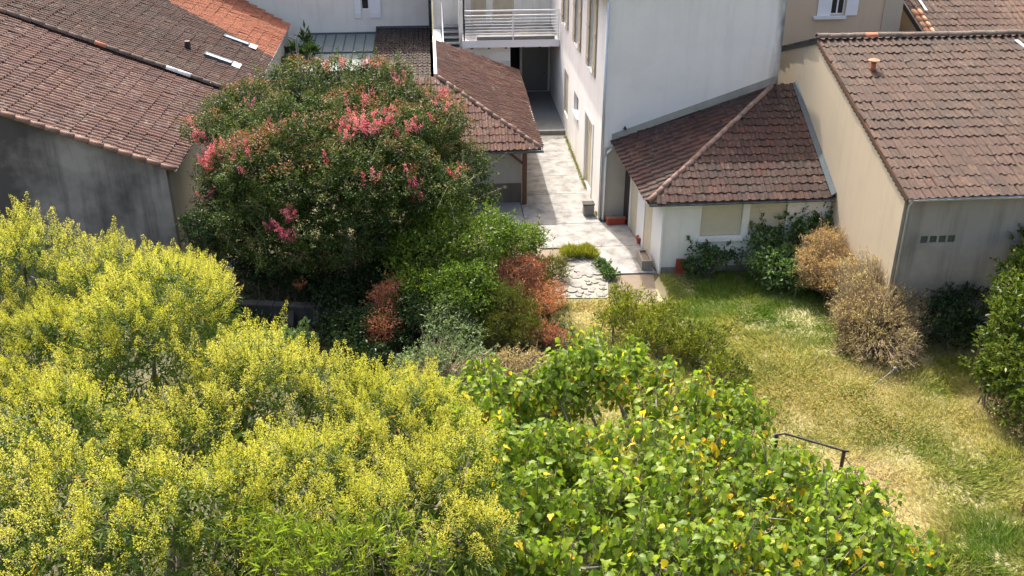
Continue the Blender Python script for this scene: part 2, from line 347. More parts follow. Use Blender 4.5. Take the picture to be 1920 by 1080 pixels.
class Thing:
    """an Empty at a thing's base; parts and sub-parts hang below it"""
    def __init__(s, name, loc, label, cat, group=None):
        s.loc = np.array(loc, float)
        s.o = bpy.data.objects.new(name, None); s.o.empty_display_size = 0.2
        s.o.location = tuple(s.loc); col.objects.link(s.o)
        s.o['label'] = label; s.o['category'] = cat
        if group: s.o['group'] = group
    def part(s, name, mb, mat, parent=None, label=None, smooth=False, bevel=0.0, stuff=False):
        me = bpy.data.meshes.new(name)
        me.from_pydata([tuple(np.array(p) - s.loc) for p in mb.v], [], mb.f); me.update()
        me.materials.append(M[mat] if isinstance(mat, str) else mat)
        return s._link(name, me, parent, label, smooth, bevel, stuff)
    def _link(s, name, me, parent=None, label=None, smooth=False, bevel=0.0, stuff=False):
        o = bpy.data.objects.new(name, me); col.objects.link(o); o.parent = parent or s.o
        if label: o['label'] = label
        if stuff: o['kind'] = 'stuff'
        if smooth: me.polygons.foreach_set('use_smooth', [True] * len(me.polygons))
        if bevel:
            b = o.modifiers.new('bevel', 'BEVEL'); b.width = bevel; b.segments = 2; b.limit_method = 'ANGLE'
        return o
    def arr(s, name, V, n, idx, mat, tint=None, parent=None, stuff=False, smooth=False):
        me = mesh_np(name, np.asarray(V) - s.loc, n, idx, M[mat] if isinstance(mat, str) else mat, tint)
        return s._link(name, me, parent, None, smooth, 0.0, stuff)
    def inst(s, name, me, mat4, parent):
        o = bpy.data.objects.new(name, me); col.objects.link(o); o.parent = parent
        m = mat4.copy(); m.translation = m.translation - Vector(s.loc); o.matrix_local = m
        return o
def single(name, mb, mat, loc, label, cat, group=None, smooth=False, bevel=0.0):
    me = bpy.data.meshes.new(name); loc = np.array(loc, float)
    me.from_pydata([tuple(np.array(p) - loc) for p in mb.v], [], mb.f); me.update(); me.materials.append(M[mat])
    o = bpy.data.objects.new(name, me); o.location = tuple(loc); col.objects.link(o)
    o['label'] = label; o['category'] = cat
    if group: o['group'] = group
    if smooth: me.polygons.foreach_set('use_smooth', [True] * len(me.polygons))
    if bevel:
        b = o.modifiers.new('bevel', 'BEVEL'); b.width = bevel; b.segments = 2; b.limit_method = 'ANGLE'
    return o
def struct(name, me_or_mb, mat, kind='structure'):
    if isinstance(me_or_mb, MB):
        me = bpy.data.meshes.new(name); me.from_pydata(me_or_mb.v, [], me_or_mb.f); me.update(); me.materials.append(M[mat])
    else: me = me_or_mb
    o = bpy.data.objects.new(name, me); col.objects.link(o); o['kind'] = kind; return o
def wall(thing, name, axis, c, th, u0, u1, z0, z1, holes, mat, parent=None):
    """a wall in the plane axis=c, th thick away from its face (signed), with openings (u0,u1,z0,z1)"""
    us = sorted({u0, u1, *[h[0] for h in holes], *[h[1] for h in holes]}); zs = sorted({z0, z1, *[h[2] for h in holes], *[h[3] for h in holes]})
    mb = MB()
    for a, b in zip(us, us[1:]):
        for d, e in zip(zs, zs[1:]):
            mu, mz = (a + b) / 2, (d + e) / 2
            if any(h[0] < mu < h[1] and h[2] < mz < h[3] for h in holes): continue
            if axis == 0: mb.box(c, c + th, a, b, d, e)
            else: mb.box(a, b, c, c + th, d, e)
    return thing.part(name, mb, mat, parent)
def opening(thing, axis, c, inward, u0, u1, z0, z1, frame=0.06, name='window', fmat='white_paint', gmat='glass', bars=1, transom=0):
    """frame with its pane as a sub-part, set inside an opening"""
    mb = MB()
    def bx(a, b, d, e, dep0, dep1):
        if axis == 0: mb.box(c + inward * dep0, c + inward * dep1, a, b, d, e)
        else: mb.box(a, b, c + inward * dep0, c + inward * dep1, d, e)
    bx(u0, u0 + frame, z0, z1, 0.10, 0.16); bx(u1 - frame, u1, z0, z1, 0.10, 0.16)
    bx(u0 + frame, u1 - frame, z0, z0 + frame, 0.10, 0.16); bx(u0 + frame, u1 - frame, z1 - frame, z1, 0.10, 0.16)
    for k in range(bars):
        m = u0 + (u1 - u0) * (k + 1) / (bars + 1); bx(m - 0.03, m + 0.03, z0 + frame, z1 - frame, 0.105, 0.155)
    o = thing.part(name, mb, fmat)
    mb = MB(); bx(u0 + 0.01, u1 - 0.01, z0 + 0.01, z1 - 0.01, 0.13, 0.145)
    thing.part('pane', mb, gmat, o)
    return o

# roof tiles -----------------------------------------------------------------
TW, TL = 0.25, 0.5
PROF = [(0, 0.0), (0.015, 0.018), (0.045, 0.042), (0.08, 0.044), (0.11, 0.026), (0.13, -0.004), (0.19, -0.008), (0.246, 0.002)]
def tile_arrays(L=TL + 0.05, lift=0.032):
    V = []
    for x, z in PROF: V.append((x, 0, z + lift))
    for x, z in PROF: V.append((x, L, z + 0.004))
    for x, z in PROF: V.append((x, 0.002, z + lift - 0.026))
    k = len(PROF); f = []
    for i in range(k - 1):
        f.append((i, i + 1, k + i + 1, k + i)); f.append((2 * k + i, 2 * k + i + 1, i + 1, i))
    return np.array(V, float), np.array(f, int)
TV, TF = tile_arrays()
def tile_mesh(mat, sc):
    me = mesh_np('tile', TV * sc, 4, TF.ravel(), M[mat]); me.polygons.foreach_set('use_smooth', [False] * len(me.polygons)); me.update(); return me
def inside(poly, s, t):
    ok = True
    n = len(poly)
    for i in range(n):
        a = poly[i]; b = poly[(i + 1) % n]
        if (b[0] - a[0]) * (t - a[1]) - (b[1] - a[1]) * (s - a[0]) < -1e-6: return False
    return True
def in_frame(p):
    v = p - C0; w = v @ Fv
    if w < 1: return 0, 0
    x = 960 + F_PX * (v @ Rv) / w; y = 540 - F_PX * (v @ Uv) / w
    return (1 if -30 < x < 1950 and -30 < y < 1110 else 0), w
def roof_plane(thing, pts, mat, singles=300, under='wood', name='roof', th=0.10, sag=0.02, seed=0, tw=0.25, tl=0.48):
    pts = [np.array(p, float) for p in pts]
    u = pts[1] - pts[0]; u /= np.linalg.norm(u); n = np.cross(u, pts[2] - pts[0]); n /= np.linalg.norm(n); v = np.cross(n, u)
    poly = [((p - pts[0]) @ u, (p - pts[0]) @ v) for p in pts]
    roof = thing.part(name, MB().slab([p - n * 0.01 for p in pts], th), under)
    s0, s1 = min(p[0] for p in poly), max(p[0] for p in poly); t0, t1 = min(p[1] for p in poly), max(p[1] for p in poly)
    rr = random.Random(seed + 11); cells = []; TW, TL = tw, tl; sc = np.array([tw / 0.25, tl / 0.5, 1.0])
    for j in range(int((t1 - t0) / TL) + 1):
        for i in range(int((s1 - s0) / TW) + 1):
            s, t = s0 + i * TW, t0 + j * TL
            if not inside(poly, s + TW * 0.5, t + TL * 0.45): continue
            p = pts[0] + u * s + v * (t - 0.06) + n * (0.004 + sag * (vnoise(s, t, seed, 0.45) - 0.5))
            vis, w = in_frame(p); cells.append((p, vis, w))
    cells.sort(key=lambda q: (-q[1], q[2]))
    me = tile_mesh(mat, sc); base = Matrix((u, v, n)).transposed()
    mats = []
    for p, vis, w in cells:
        rot = Matrix.Rotation(rr.gauss(0, 0.022), 3, 'Z') @ Matrix.Rotation(rr.gauss(0, 0.016), 3, 'X')
        m = (base @ rot).to_4x4(); m.translation = Vector(p + n * rr.uniform(-0.004, 0.008) - v * (rr.uniform(0, 0.03) + (0.07 if rr.random() < 0.012 else 0)) + u * rr.gauss(0, 0.006)); mats.append(m)
    for m in mats[:singles]: thing.inst('tile', me, m, roof)
    if mats[singles:]:
        A = np.array([np.array(m) for m in mats[singles:]])
        V = np.einsum('kij,vj->kvi', A[:, :3, :3], TV * sc) + A[:, None, :3, 3]
        idx = (TF[None] + (np.arange(len(A)) * len(TV))[:, None, None]).ravel()
        o = thing.arr('tiling', V.reshape(-1, 3), 4, idx, mat, None, roof, True, False)
        o.data.polygons.foreach_set('use_smooth', [False] * len(o.data.polygons)); o.data.update()
    return roof
def ridge_run(thing, a, b, mat, parent, r=0.115, L=0.42, special=None):
    a = np.array(a, float); b = np.array(b, float); d = b - a; ln = np.linalg.norm(d); d /= ln
    sd = np.cross(d, [0, 0, 1]); sd /= np.linalg.norm(sd); up = np.cross(sd, d)
    k = 7; V = []; 
    for y, rr_ in ((0, r * 1.06), (L * 1.08, r * 0.94)):
        for q in (1.0, 0.8):
            for i in range(k):
                t = math.pi * (i / (k - 1)); V.append((rr_ * q * math.cos(t), y, rr_ * q * math.sin(t) - 0.01))
    f = []
    for i in range(k - 1):
        f += [(i, 2 * k + i, 2 * k + i + 1, i + 1), (k + i + 1, 3 * k + i + 1, 3 * k + i, k + i), (i, i + 1, k + i + 1, k + i)]
    me = bpy.data.meshes.new('ridge_tile'); me.from_pydata(V, [], f); me.update(); me.materials.append(M[mat]); me.polygons.foreach_set('use_smooth', [True] * len(me.polygons))
    base = Matrix((sd, d, up)).transposed()
    for i in range(int(ln / L)):
        mm = (base @ Matrix.Rotation(random.gauss(0, 0.025), 3, 'Z') @ Matrix.Rotation(0.02, 3, 'X')).to_4x4(); mm.translation = Vector(a + d * L * i + up * random.uniform(-0.01, 0.012))
        mesh = me
        if special and i in special:
            mesh = me.copy(); mesh.materials.clear(); mesh.materials.append(M[special[i]])
        thing.inst('ridge_tile', mesh, mm, parent)
def gutter(thing, a, b, r=0.07, mat='zinc', parent=None, name='gutter'):
    a = np.array(a, float); b = np.array(b, float); d = (b - a) / np.linalg.norm(b - a); sd = np.cross(d, [0, 0, 1]); sd /= np.linalg.norm(sd)
    V = []; k = 7
    for p in (a, b):
        for q in (1, 0.86):
            for i in range(k):
                t = math.pi + math.pi * i / (k - 1); V.append(p + sd * r * q * math.cos(t) + np.array([0, 0, r * q * math.sin(t)]))
    f = []
    for i in range(k - 1):
        f += [(i, i + 1, 2 * k + i + 1, 2 * k + i), (k + i, 3 * k + i, 3 * k + i + 1, k + i + 1)]
    f += [(0, 2 * k, 3 * k, k), (k - 1, 2 * k - 1, 4 * k - 1, 3 * k - 1)]
    f += [tuple(range(k)), tuple(range(2 * k, 3 * k))]
    return thing.part(name, MB().add(V, f), mat, parent, smooth=False)

# ================================================================== SETTING
struct('ground', MB().add([(-300, -120, 0), (300, -120, 0), (300, 420, 0), (-300, 420, 0)], [(0, 1, 2, 3)]), 'ground')
# concrete path: a bed with slabs, one piece per cast bay
path = struct('path', MB().prism([(3.2, 31.0), (7.35, 30.1), (7.2, 34.9), (6.1, 34.9), (6.1, 46.6), (3.2, 46.6)], 0.002, 0.012), 'soil')
ys = [30.15, 31.3, 32.4, 33.45, 34.55, 35.6, 36.6, 37.6, 38.65, 39.7, 40.7, 41.75, 42.8, 43.8, 44.9]
for i, (a, b) in enumerate(zip(ys, ys[1:])):
    mid = (a + b) / 2
    left = 3.25 if mid > 35 else (3.3 + (35 - mid) * 0.15 if mid > 32.3 else 4.6)
    right = 6.08 if mid > 34.8 else 7.02 + (34.9 - mid) * 0.06
    m = MB().prism([(left, a + 0.008), (right, a + 0.008), (right, b - 0.008), (left, b - 0.008)], 0.012, 0.055 + random.uniform(0, 0.01))
    me = bpy.data.meshes.new('slab'); me.from_pydata(m.v, [], m.f); me.update(); me.materials.append(M['concrete'])
    o = bpy.data.objects.new('slab', me); col.objects.link(o); o.parent = path
struct('passage_floor', MB().box(3.2, 6.1, 45.3, 52.0, 0, 0.2), 'steel')
# carport floor
struct('carport_floor', MB().box(-0.5, 3.22, 34.3, 36.9, 0, 0.04), 'steel')
# paved patch of pale crazy stones
patch_poly = [tuple(on_z(x, y)[:2]) for x, y in ((1045, 560), (1140, 560), (1140, 500), (1118, 487), (1058, 487), (1035, 530))]
patch = struct('paved_patch', MB().prism(patch_poly, 0.002, 0.03), 'mortar')
pp = []
for k in range(4000):
    x = random.uniform(3.2, 6.2); y = random.uniform(28.3, 31.6)
    pl = patch_poly if True else None
    cr = all(((pl[(i + 1) % 6][0] - pl[i][0]) * (y - pl[i][1]) - (pl[(i + 1) % 6][1] - pl[i][1]) * (x - pl[i][0])) > 0.10 for i in range(6))
    r = random.uniform(0.10, 0.24)
    if cr and all((x - a) ** 2 + (y - b) ** 2 > (r * 0.95 + c * 0.95) ** 2 for a, b, c in pp): pp.append((x, y, r))
for x, y, r in pp:
    k = random.randint(6, 8); a0 = random.random() * 6
    poly = [(x + r * random.uniform(0.75, 1.15) * math.cos(a0 + 6.283 * i / k), y + r * random.uniform(0.75, 1.15) * math.sin(a0 + 6.283 * i / k)) for i in range(k)]
    m = MB().prism(poly, 0.02, 0.05 + random.uniform(0, 0.025))
    me = bpy.data.meshes.new('stone'); me.from_pydata(m.v, [], m.f); me.update(); me.materials.append(M['stone' if random.random() < 0.7 else 'stone2'])
    o = bpy.data.objects.new('stone', me); col.objects.link(o); o.parent = patch
struct('bare_earth', MB().prism([tuple(on_z(x, y)[:2]) for x, y in ((1150, 575), (1235, 575), (1225, 515), (1165, 515))], 0.001, 0.008), 'soil')

# ================================================================== WHITE HOUSE
WX0, WX1, WY0, WY1, WTOP = 6.1, 12.4, 34.9, 53.0, 8.25
wh = Thing('white_house', (WX0, WY0, 0), 'tall white house with a blank end wall and tall shuttered windows along the path', 'house')
ups = [(37.75, 38.75), (41.75, 42.75), (45.75, 46.75)]
holes = [(a, b, 4.95, 7.95) for a, b in ups] + [(37.35, 39.15, 0.06, 2.95), (41.35, 42.75, 2.0, 2.85), (44.7, 46.2, 0.95, 2.95)]
wall(wh, 'wall', 0, WX0, 0.35, WY0, WY1, 0, WTOP, holes, 'white_wall')
wall(wh, 'end_wall', 1, WY0, 0.35, WX0 + 0.35, WX1, 0, WTOP, [], 'white_end')
wall(wh, 'side_wall', 0, WX1, -0.35, WY0 + 0.35, WY1, 0, WTOP, [], 'white_wall')
wh.part('room', MB().box(WX0 + 0.36, WX1 - 0.36, WY0 + 0.36, WY1 - 0.1, 0.0, WTOP - 0.02), 'dark')
for a, b in ups:
    opening(wh, 0, WX0, 1, a, b, 4.95, 7.95, bars=1)
    wh.part('window_sill', MB().box(WX0 - 0.08, WX0 + 0.1, a - 0.08, b + 0.08, 4.87, 4.948), 'lintel')
    for s in (0, 1):
        y0, y1 = (a - 0.62, a - 0.03) if s == 0 else (b + 0.03, b + 0.62)
        sh = wh.part('shutter', MB().box(WX0 - 0.065, WX0 - 0.02, y0, y1, 4.9, 8.0), 'tan_shutter')
        for k in range(3): wh.part('shutter_batten', MB().box(WX0 - 0.085, WX0 - 0.066, y0 + 0.03, y1 - 0.03, 5.15 + k * 1.25, 5.27 + k * 1.25), 'tan_shutter', sh)
d = wh.part('door', MB().box(WX0 + 0.1, WX0 + 0.16, 37.37, 39.13, 0.06, 2.93), 'cream_shutter')
for k in range(4): wh.part('door_panel', MB().box(WX0 + 0.08, WX0 + 0.099, 37.45 + k * 0.43, 37.8 + k * 0.43, 0.2, 2.8), 'cream_shutter', d)
wh.part('door_surround', MB().box(WX0 - 0.03, WX0 - 0.002, 37.1, 37.33, 0.06, 3.1).box(WX0 - 0.03, WX0 - 0.002, 39.17, 39.4, 0.06, 3.1).box(WX0 - 0.03, WX0 - 0.002, 37.33, 39.17, 2.97, 3.1), 'lintel')
opening(wh, 0, WX0, 1, 41.35, 42.75, 2.0, 2.85, bars=1)
wh.part('window_sill', MB().box(WX0 - 0.07, WX0 + 0.1, 41.27, 42.83, 1.91, 1.998), 'lintel')
wh.part('closed_shutter', MB().box(WX0 + 0.06, WX0 + 0.11, 44.72, 46.18, 0.97, 2.93), 'tan_shutter')
wh.part('downpipe', MB().tube([(WX0 - 0.03, WY0 - 0.06, 0.05), (WX0 - 0.03, WY0 - 0.06, WTOP - 0.1)], 0.05, 8), 'zinc', smooth=True)
wh.part('corner_trim', MB().box(WX0 - 0.03, WX0 + 0.01, WY0 + 0.1, WY0 + 0.32, 0.05, WTOP - 0.05), 'white_paint')
wh.part('eave', MB().box(WX0 - 0.7, WX1 + 0.08, WY0 - 0.03, WY1 + 0.2, WTOP, WTOP + 0.15), 'white_paint')
xm = (WX0 + WX1) / 2
wh.part('roof', MB().add([(WX0 - 0.75, WY0 - 0.04, WTOP + 0.15), (WX1 + 0.1, WY0 - 0.04, WTOP + 0.15), (WX1 + 0.1, WY1 + 0.2, WTOP + 0.15), (WX0 - 0.75, WY1 + 0.2, WTOP + 0.15), (xm, WY0 + 3, WTOP + 1.6), (xm, WY1 - 3, WTOP + 1.6)],
        [(0, 1, 4), (1, 2, 5, 4), (2, 3, 5), (3, 0, 4, 5), (3, 2, 1, 0)]), 'tile_far')
wh.part('wall_lamp', MB().lathe([(0.05, 0), (0.07, 0.03), (0.02, 0.1)], (6.88, WY0 - 0.06, 3.6), 8).box(6.86, 6.90, WY0 - 0.06, WY0 - 0.002, 3.66, 3.70), 'dark_metal')

# ================================================================== ANNEX
an = Thing('annex', (7.39, 30.15, 0), 'low white annex with a dark red hipped tile roof and closed cream shutters', 'annex')
A = (6.8, 30.0, 2.70); B = (13.03, 30.0, 2.70); T = (12.25, 34.87, 5.12); Lb = (6.42, 34.87, 3.16); TR = (13.03, 34.87, 5.12)
rf = roof_plane(an, [A, B, TR, T], 'tile_annex', 290, seed=1, tw=0.30, tl=0.345)
rl = roof_plane(an, [Lb, A, T], 'tile_annex', 160, seed=2, tw=0.30, tl=0.345)
ridge_run(an, A, T, 'ridge_red', rf, 0.10)
an.part('mortar_fillet', MB().slab([(6.42, 34.80, 3.20), (12.28, 34.80, 5.18), (12.28, 34.893, 5.44), (6.42, 34.893, 3.42)], 0.05), 'mortar')
gutter(an, (6.85, 29.9, 2.63), (13.03, 29.9, 2.64), 0.065, 'zinc_dark')
an.part('valley_flashing', MB().slab([(12.93, 29.95, 2.76), (13.09, 29.95, 2.86), (13.09, 34.85, 5.28), (12.93, 34.85, 5.18)], 0.02), 'zinc_dark')
# front wall
holes = [(8.69, 10.09, 1.30, 2.44), (10.33, 11.6, 1.30, 2.44)]
wall(an, 'wall', 1, 30.2, 0.25, 7.42, 13.08, 0, 2.6, holes, 'white_old')
for a, b in ((8.69, 10.09), (10.33, 11.6)):
    sh = an.part('roller_shutter', MB().box(a + 0.005, b - 0.005, 30.30, 30.33, 1.31, 2.43), 'cream_shutter')
    for k in range(9): an.part('slat', MB().box(a + 0.03, b - 0.03, 30.293, 30.299, 1.33 + k * 0.122, 1.33 + k * 0.122 + 0.119), 'cream_shutter', sh)
    an.part('window_sill', MB().box(a - 0.06, b + 0.06, 30.08, 30.2, 1.16, 1.27), 'lintel')
an.part('corner_pillar', MB().prism([(7.36, 30.12), (7.42, 30.12), (7.42, 31.2), (7.27, 31.2)], 0, 2.62), 'white_paint')
# side wall, slightly askew to the house
def skew(y): return 7.0 + (34.9 - y) * 0.078
for y0, y1, m, nm, dz in ((31.2, 32.2, 'cream_shutter', 'side_shutter', 0.03), (32.2, 33.1, 'white_paint', 'side_wall', 0.0), (33.1, 34.0, 'cream_shutter', 'side_shutter', 0.03), (34.0, 34.87, 'white_old', 'side_wall', 0.0)):
    an.part(nm, MB().prism([(skew(y0) + dz, y0), (skew(y0) + 0.2, y0), (skew(y1) + 0.2, y1), (skew(y1) + dz, y1)], 0, 2.75), m)
an.part('door', MB().prism([(skew(34.2) - 0.03, 34.2), (skew(34.2) - 0.003, 34.2), (skew(34.8) - 0.003, 34.8), (skew(34.8) - 0.03, 34.8)], 0.05, 2.2), 'dark_metal')
an.part('fascia', MB().bar((6.5, 34.8, 3.02), (6.86, 30.05, 2.58), 0.03, 0.14), 'white_paint')
an.part('entrance_wall', MB().box(6.2, 7.0, 34.84, 34.895, 0.05, 2.9), 'shed_wall')
an.part('downpipe', MB().tube([(6.2, 34.78, 0.05), (6.2, 34.78, 2.5), (6.26, 34.78, 2.75), (6.42, 34.78, 2.9)], 0.045, 8), 'white_paint', smooth=True)
an.part('skirting', MB().box(7.45, 13.0, 30.16, 30.198, 0, 0.22), 'old_stone')

# ================================================================== RIGHT HOUSE
rh = Thing('tiled_house', (13.1, 25.34, 0), 'beige gabled house with a broad grey brown tile roof and stained grey front wall', 'house')
RX, RX1, RY, RRY, RBY = 13.1, 24.0, 25.34, 33.37, 36.9
RE, RZ, RB = 4.62, 7.10, 5.95
side = [(RY + 0.02, 0), (RBY, 0), (RBY, RB), (RRY, RZ - 0.06), (RY + 0.02, RE - 0.04)]
mb = MB(); k = 5
v = [(RX, y, z) for y, z in side] + [(RX + 0.3, y, z) for y, z in side]
mb.add(v, [(4, 3, 2, 1, 0), (5, 6, 7, 8, 9)] + [(i, (i + 1) % 5, (i + 1) % 5 + 5, i + 5) for i in range(5)])
rh.part('gable_wall', mb, 'beige')
gbz = (3.08, 3.30)
gbx = [13.78 + 0.27 * i for i in range(4)]
wall(rh, 'wall', 1, RY, 0.3, RX + 0.3, RX1, 0, RE - 0.05, [(x, x + 0.22, gbz[0], gbz[1]) for x in gbx], 'grey_wall')
for x in gbx:
    g = rh.part('glass_block', MB().box(x + 0.01, x + 0.21, RY + 0.05, RY + 0.12, gbz[0] + 0.01, gbz[1] - 0.01), 'block_glass', bevel=0.01)
rh.part('corner_quoin', MB().box(RX - 0.004, RX + 0.299, RY - 0.006, RY + 0.016, 0, RE - 0.06), 'grey_wall')
rr_ = roof_plane(rh, [(RX - 0.05, RY - 0.22, RE - 0.03), (RX1, RY - 0.22, RE - 0.03), (RX1, RRY, RZ), (RX - 0.05, RRY, RZ)], 'tile_right', 300, seed=3, sag=0.05)
rb_ = roof_plane(rh, [(RX1, RBY + 0.2, RB - 0.07), (RX - 0.05, RBY + 0.2, RB - 0.07), (RX - 0.05, RRY, RZ), (RX1, RRY, RZ)], 'tile_right', 0, seed=4)
ridge_run(rh, (RX - 0.08, RRY, RZ + 0.07), (RX1, RRY, RZ + 0.07), 'ridge', rr_, 0.14, 0.42, {4: 'ridge_orange'})
gutter(rh, (RX - 0.02, RY - 0.27, RE - 0.06), (RX1, RY - 0.27, RE - 0.03), 0.075, 'zinc')
rh.part('downpipe', MB().tube([(RX + 0.1, RY - 0.2, RE - 0.12), (RX + 0.12, RY - 0.06, RE - 0.35), (RX + 0.12, RY - 0.06, 0.05)], 0.045, 8), 'zinc', smooth=True)
verge = MB()
sl = (RZ - RE) / (RRY - RY)
for k in range(40):
    y0 = RY - 0.15 + k * 0.21; z0 = RE + sl * (y0 - RY) - 0.09
    verge.box(RX - 0.03 - random.uniform(0, 0.02), RX - 0.003, y0, y0 + 0.2, z0 - 0.06, z0 + random.uniform(0.02, 0.05))
rh.part('verge_mortar', verge, 'garden_stone')
rh.part('verge_board', MB().bar((RX - 0.03, RRY, RZ - 0.04), (RX - 0.03, RBY + 0.2, RB - 0.08), 0.06, 0.2), 'dark_metal')
def roof_vent(px, py, hgt, cap):
    s_ = sl; d_ = ray(px, py); n_ = np.array([0, -s_, 1.0]); p0 = np.array([RX, RY, RE + 0.02])
    p = C0 + d_ * ((p0 - C0) @ n_) / (d_ @ n_)
    v = rh.part('roof_vent', MB().lathe([(0.09, -0.1), (0.085, hgt)], p, 10), 'terracotta' if cap else 'ridge', smooth=True)
    if cap: rh.part('vent_cap', MB().lathe([(0.03, hgt), (0.19, hgt + 0.03), (0.19, hgt + 0.06), (0.06, hgt + 0.11)], p, 12), 'ridge_orange', v)
roof_vent(1636, 132, 0.28, True); roof_vent(1700, 116, 0.06, False)
p = C0 + ray(1905, 75) * ((np.array([RX, RY, RE + 0.08]) - C0) @ np.array([0, -sl, 1.0])) / (ray(1905, 75) @ np.array([0, -sl, 1.0]))
rh.part('metal_flashing', MB().bar(p, p + np.array([0.35, -1.5, -1.5 * sl]), 0.16, 0.03), 'zinc')

# ================================================================== HOUSES BEHIND ON THE RIGHT
BY = 40.0
bh = Thing('sand_house', (16, BY, 0), 'sand coloured house behind the grey brown roof with a small white shuttered window', 'house')
wl = on_ax(1540, 26, 1, BY); wr = on_ax(1578, 26, 1, BY); wz = on_ax(1560, 28, 1, BY)[2]
xa, xb = on_ax(1558, 20, 1, BY)[0], on_ax(1584, 20, 1, BY)[0]
xe = on_ax(1690, 20, 1, BY)[0]
wall(bh, 'wall', 1, BY, 0.3, 12.45, xe, 0, 9.5, [(xa, xb, wz, wz + 1.3)], 'beige2')
bh.part('room', MB().box(12.6, xe - 0.05, BY + 0.31, BY + 8, 0, 9.4), 'beige2')
opening(bh, 1, BY, 1, xa, xb, wz, wz + 1.3, 0.05, bars=1)
bh.part('shutter', MB().box(on_ax(1532, 20, 1, BY)[0], xa - 0.02, BY - 0.06, BY - 0.02, wz - 0.02, wz + 1.34), 'white_paint')
bh.part('shutter', MB().box(xb + 0.02, on_ax(1607, 20, 1, BY)[0], BY - 0.06, BY - 0.02, wz - 0.02, wz + 1.34), 'white_paint')
bh.part('window_sill', MB().box(on_ax(1526, 20, 1, BY)[0], on_ax(1586, 20, 1, BY)[0], BY - 0.16, BY - 0.002, wz - 0.14, wz - 0.03), 'lintel')
xp = on_ax(1656, 20, 1, BY)[0]
bh.part('pilaster', MB().box(xp, xe + 0.02, BY - 0.05, BY - 0.003, 0, 9.5), 'beige')
bh.part('roof', MB().add([(12.4, BY - 0.3, 9.5), (xe + 0.3, BY - 0.3, 9.5), (xe + 0.3, BY + 8.3, 9.5), (12.4, BY + 8.3, 9.5), (12.4, BY + 4, 11), (xe + 0.3, BY + 4, 11)], [(0, 1, 5, 4), (2, 3, 4, 5), (1, 2, 5), (3, 0, 4), (3, 2, 1, 0)]), 'tile_far')
fh = Thing('old_house', (22, 39.5, 0), 'old house behind the ridge with mossy canal tiles and an orange tiled verge', 'house')
p = on_ax(1736, 58, 1, 39.0)
fx, fz = p[0], p[2] - 0.5
fs = 0.36
fy0 = 37.9
roof_plane(fh, [(fx, fy0, fz - 0.1), (fx + 10, fy0, fz - 0.1), (fx + 10, fy0 + 9, fz - 0.1 + 9 * fs), (fx, fy0 + 9, fz - 0.1 + 9 * fs)], 'tile_far', 260, seed=5, sag=0.08)
fh.part('wall', MB().box(fx + 0.2, fx + 10, fy0 + 0.3, fy0 + 9, 0, fz - 0.35), 'beige')
v = [(fx + 0.08, fy0 + 0.25, fz - 0.4), (fx + 0.08, fy0 + 9, fz - 0.4), (fx + 0.08, fy0 + 9, fz - 0.25 + 9 * fs)]
fh.part('gable_wall', MB().add(v + [(a + 0.12, b, c) for a, b, c in v], [(0, 2, 1), (3, 4, 5), (0, 1, 4, 3), (1, 2, 5, 4), (2, 0, 3, 5)]), 'beige')
vb = fh.part('verge', MB().bar((fx - 0.03, fy0, fz - 0.13), (fx - 0.03, fy0 + 9, fz - 0.13 + 9 * fs), 0.08, 0.22), 'dark_metal')
for r_ in range(2):
    for k in range(6):
        y = fy0 + 0.2 + k * 0.42
        m = MB(); m.tube([(fx + 0.12 + r_ * 0.24, y, fz + (y - fy0) * fs - 0.02), (fx + 0.12 + r_ * 0.24, y + 0.46, fz + (y + 0.46 - fy0) * fs - 0.04)], [0.115, 0.10], 8)
        fh.part('verge_tile', m, 'tile_new', vb, smooth=True)
fh.part('roof_flashing', MB().bar((fx + 0.62, fy0 + 2.6, fz + 2.6 * fs + 0.05), (fx + 0.62, fy0 + 8.5, fz + 8.5 * fs + 0.05), 0.10, 0.04), 'zinc')

# ================================================================== LEFT OUTBUILDING (near) AND LEFT HOUSE (behind it)
SL = 0.4032
lo = Thing('outbuilding', (-8.6, 30.9, 0), 'near outbuilding with a pinkish weathered lean-to tile roof and blackened grey end wall', 'outbuilding')
LX, LZ, LY0, LY1, XW = -8.3, 4.0, 30.75, 39.55, -19.0
v = [(-8.6, 0), (XW, 0), (XW, LZ + SL * (LX - XW) - 0.12), (-8.6, LZ + SL * (LX + 8.6) - 0.12)]
mb = MB().add([(x, LY0 + 0.12, z) for x, z in v] + [(x, LY0 + 0.45, z) for x, z in v], [(0, 3, 2, 1), (4, 5, 6, 7)] + [(i, (i + 1) % 4, (i + 1) % 4 + 4, i + 4) for i in range(4)])
lo.part('end_wall', mb, 'grey_stain')
lo.part('side_wall', MB().box(-8.9, -8.6, LY0 + 0.45, LY1, 0, LZ + 0.0), 'shed_wall')
rl_ = roof_plane(lo, [(LX, LY0, LZ), (LX, LY1, LZ), (XW, LY1, LZ + SL * (LX - XW)), (XW, LY0, LZ + SL * (LX - XW))], 'tile_left', 300, seed=6, sag=0.07)
gutter(lo, (LX + 0.03, LY0 - 0.02, LZ - 0.03), (LX + 0.03, LY1, LZ - 0.03), 0.055, 'zinc')
c_ = 1 / math.sqrt(1 + SL * SL)
for k in range(24):
    a = k * 0.44; 
    x0 = LX - a * c_; z0 = LZ + a * c_ * SL; x1 = LX - (a + 0.46) * c_; z1 = LZ + (a + 0.46) * c_ * SL
    m = MB().tube([(x0, LY0 - 0.02, z0 + 0.0), (x1, LY0 - 0.02, z1 - 0.02)], [0.10, 0.088], 8)
    lo.part('verge_tile', m, 'ridge_red', rl_, smooth=True)
lh = Thing('roofed_house', (-7.4, 39.6, 0), 'house behind the outbuilding with a brown tile roof patched in bright orange and two skylights', 'house')
UX, UZ, UY0, UY1 = -7.38, 3.70, 39.57, 52.7
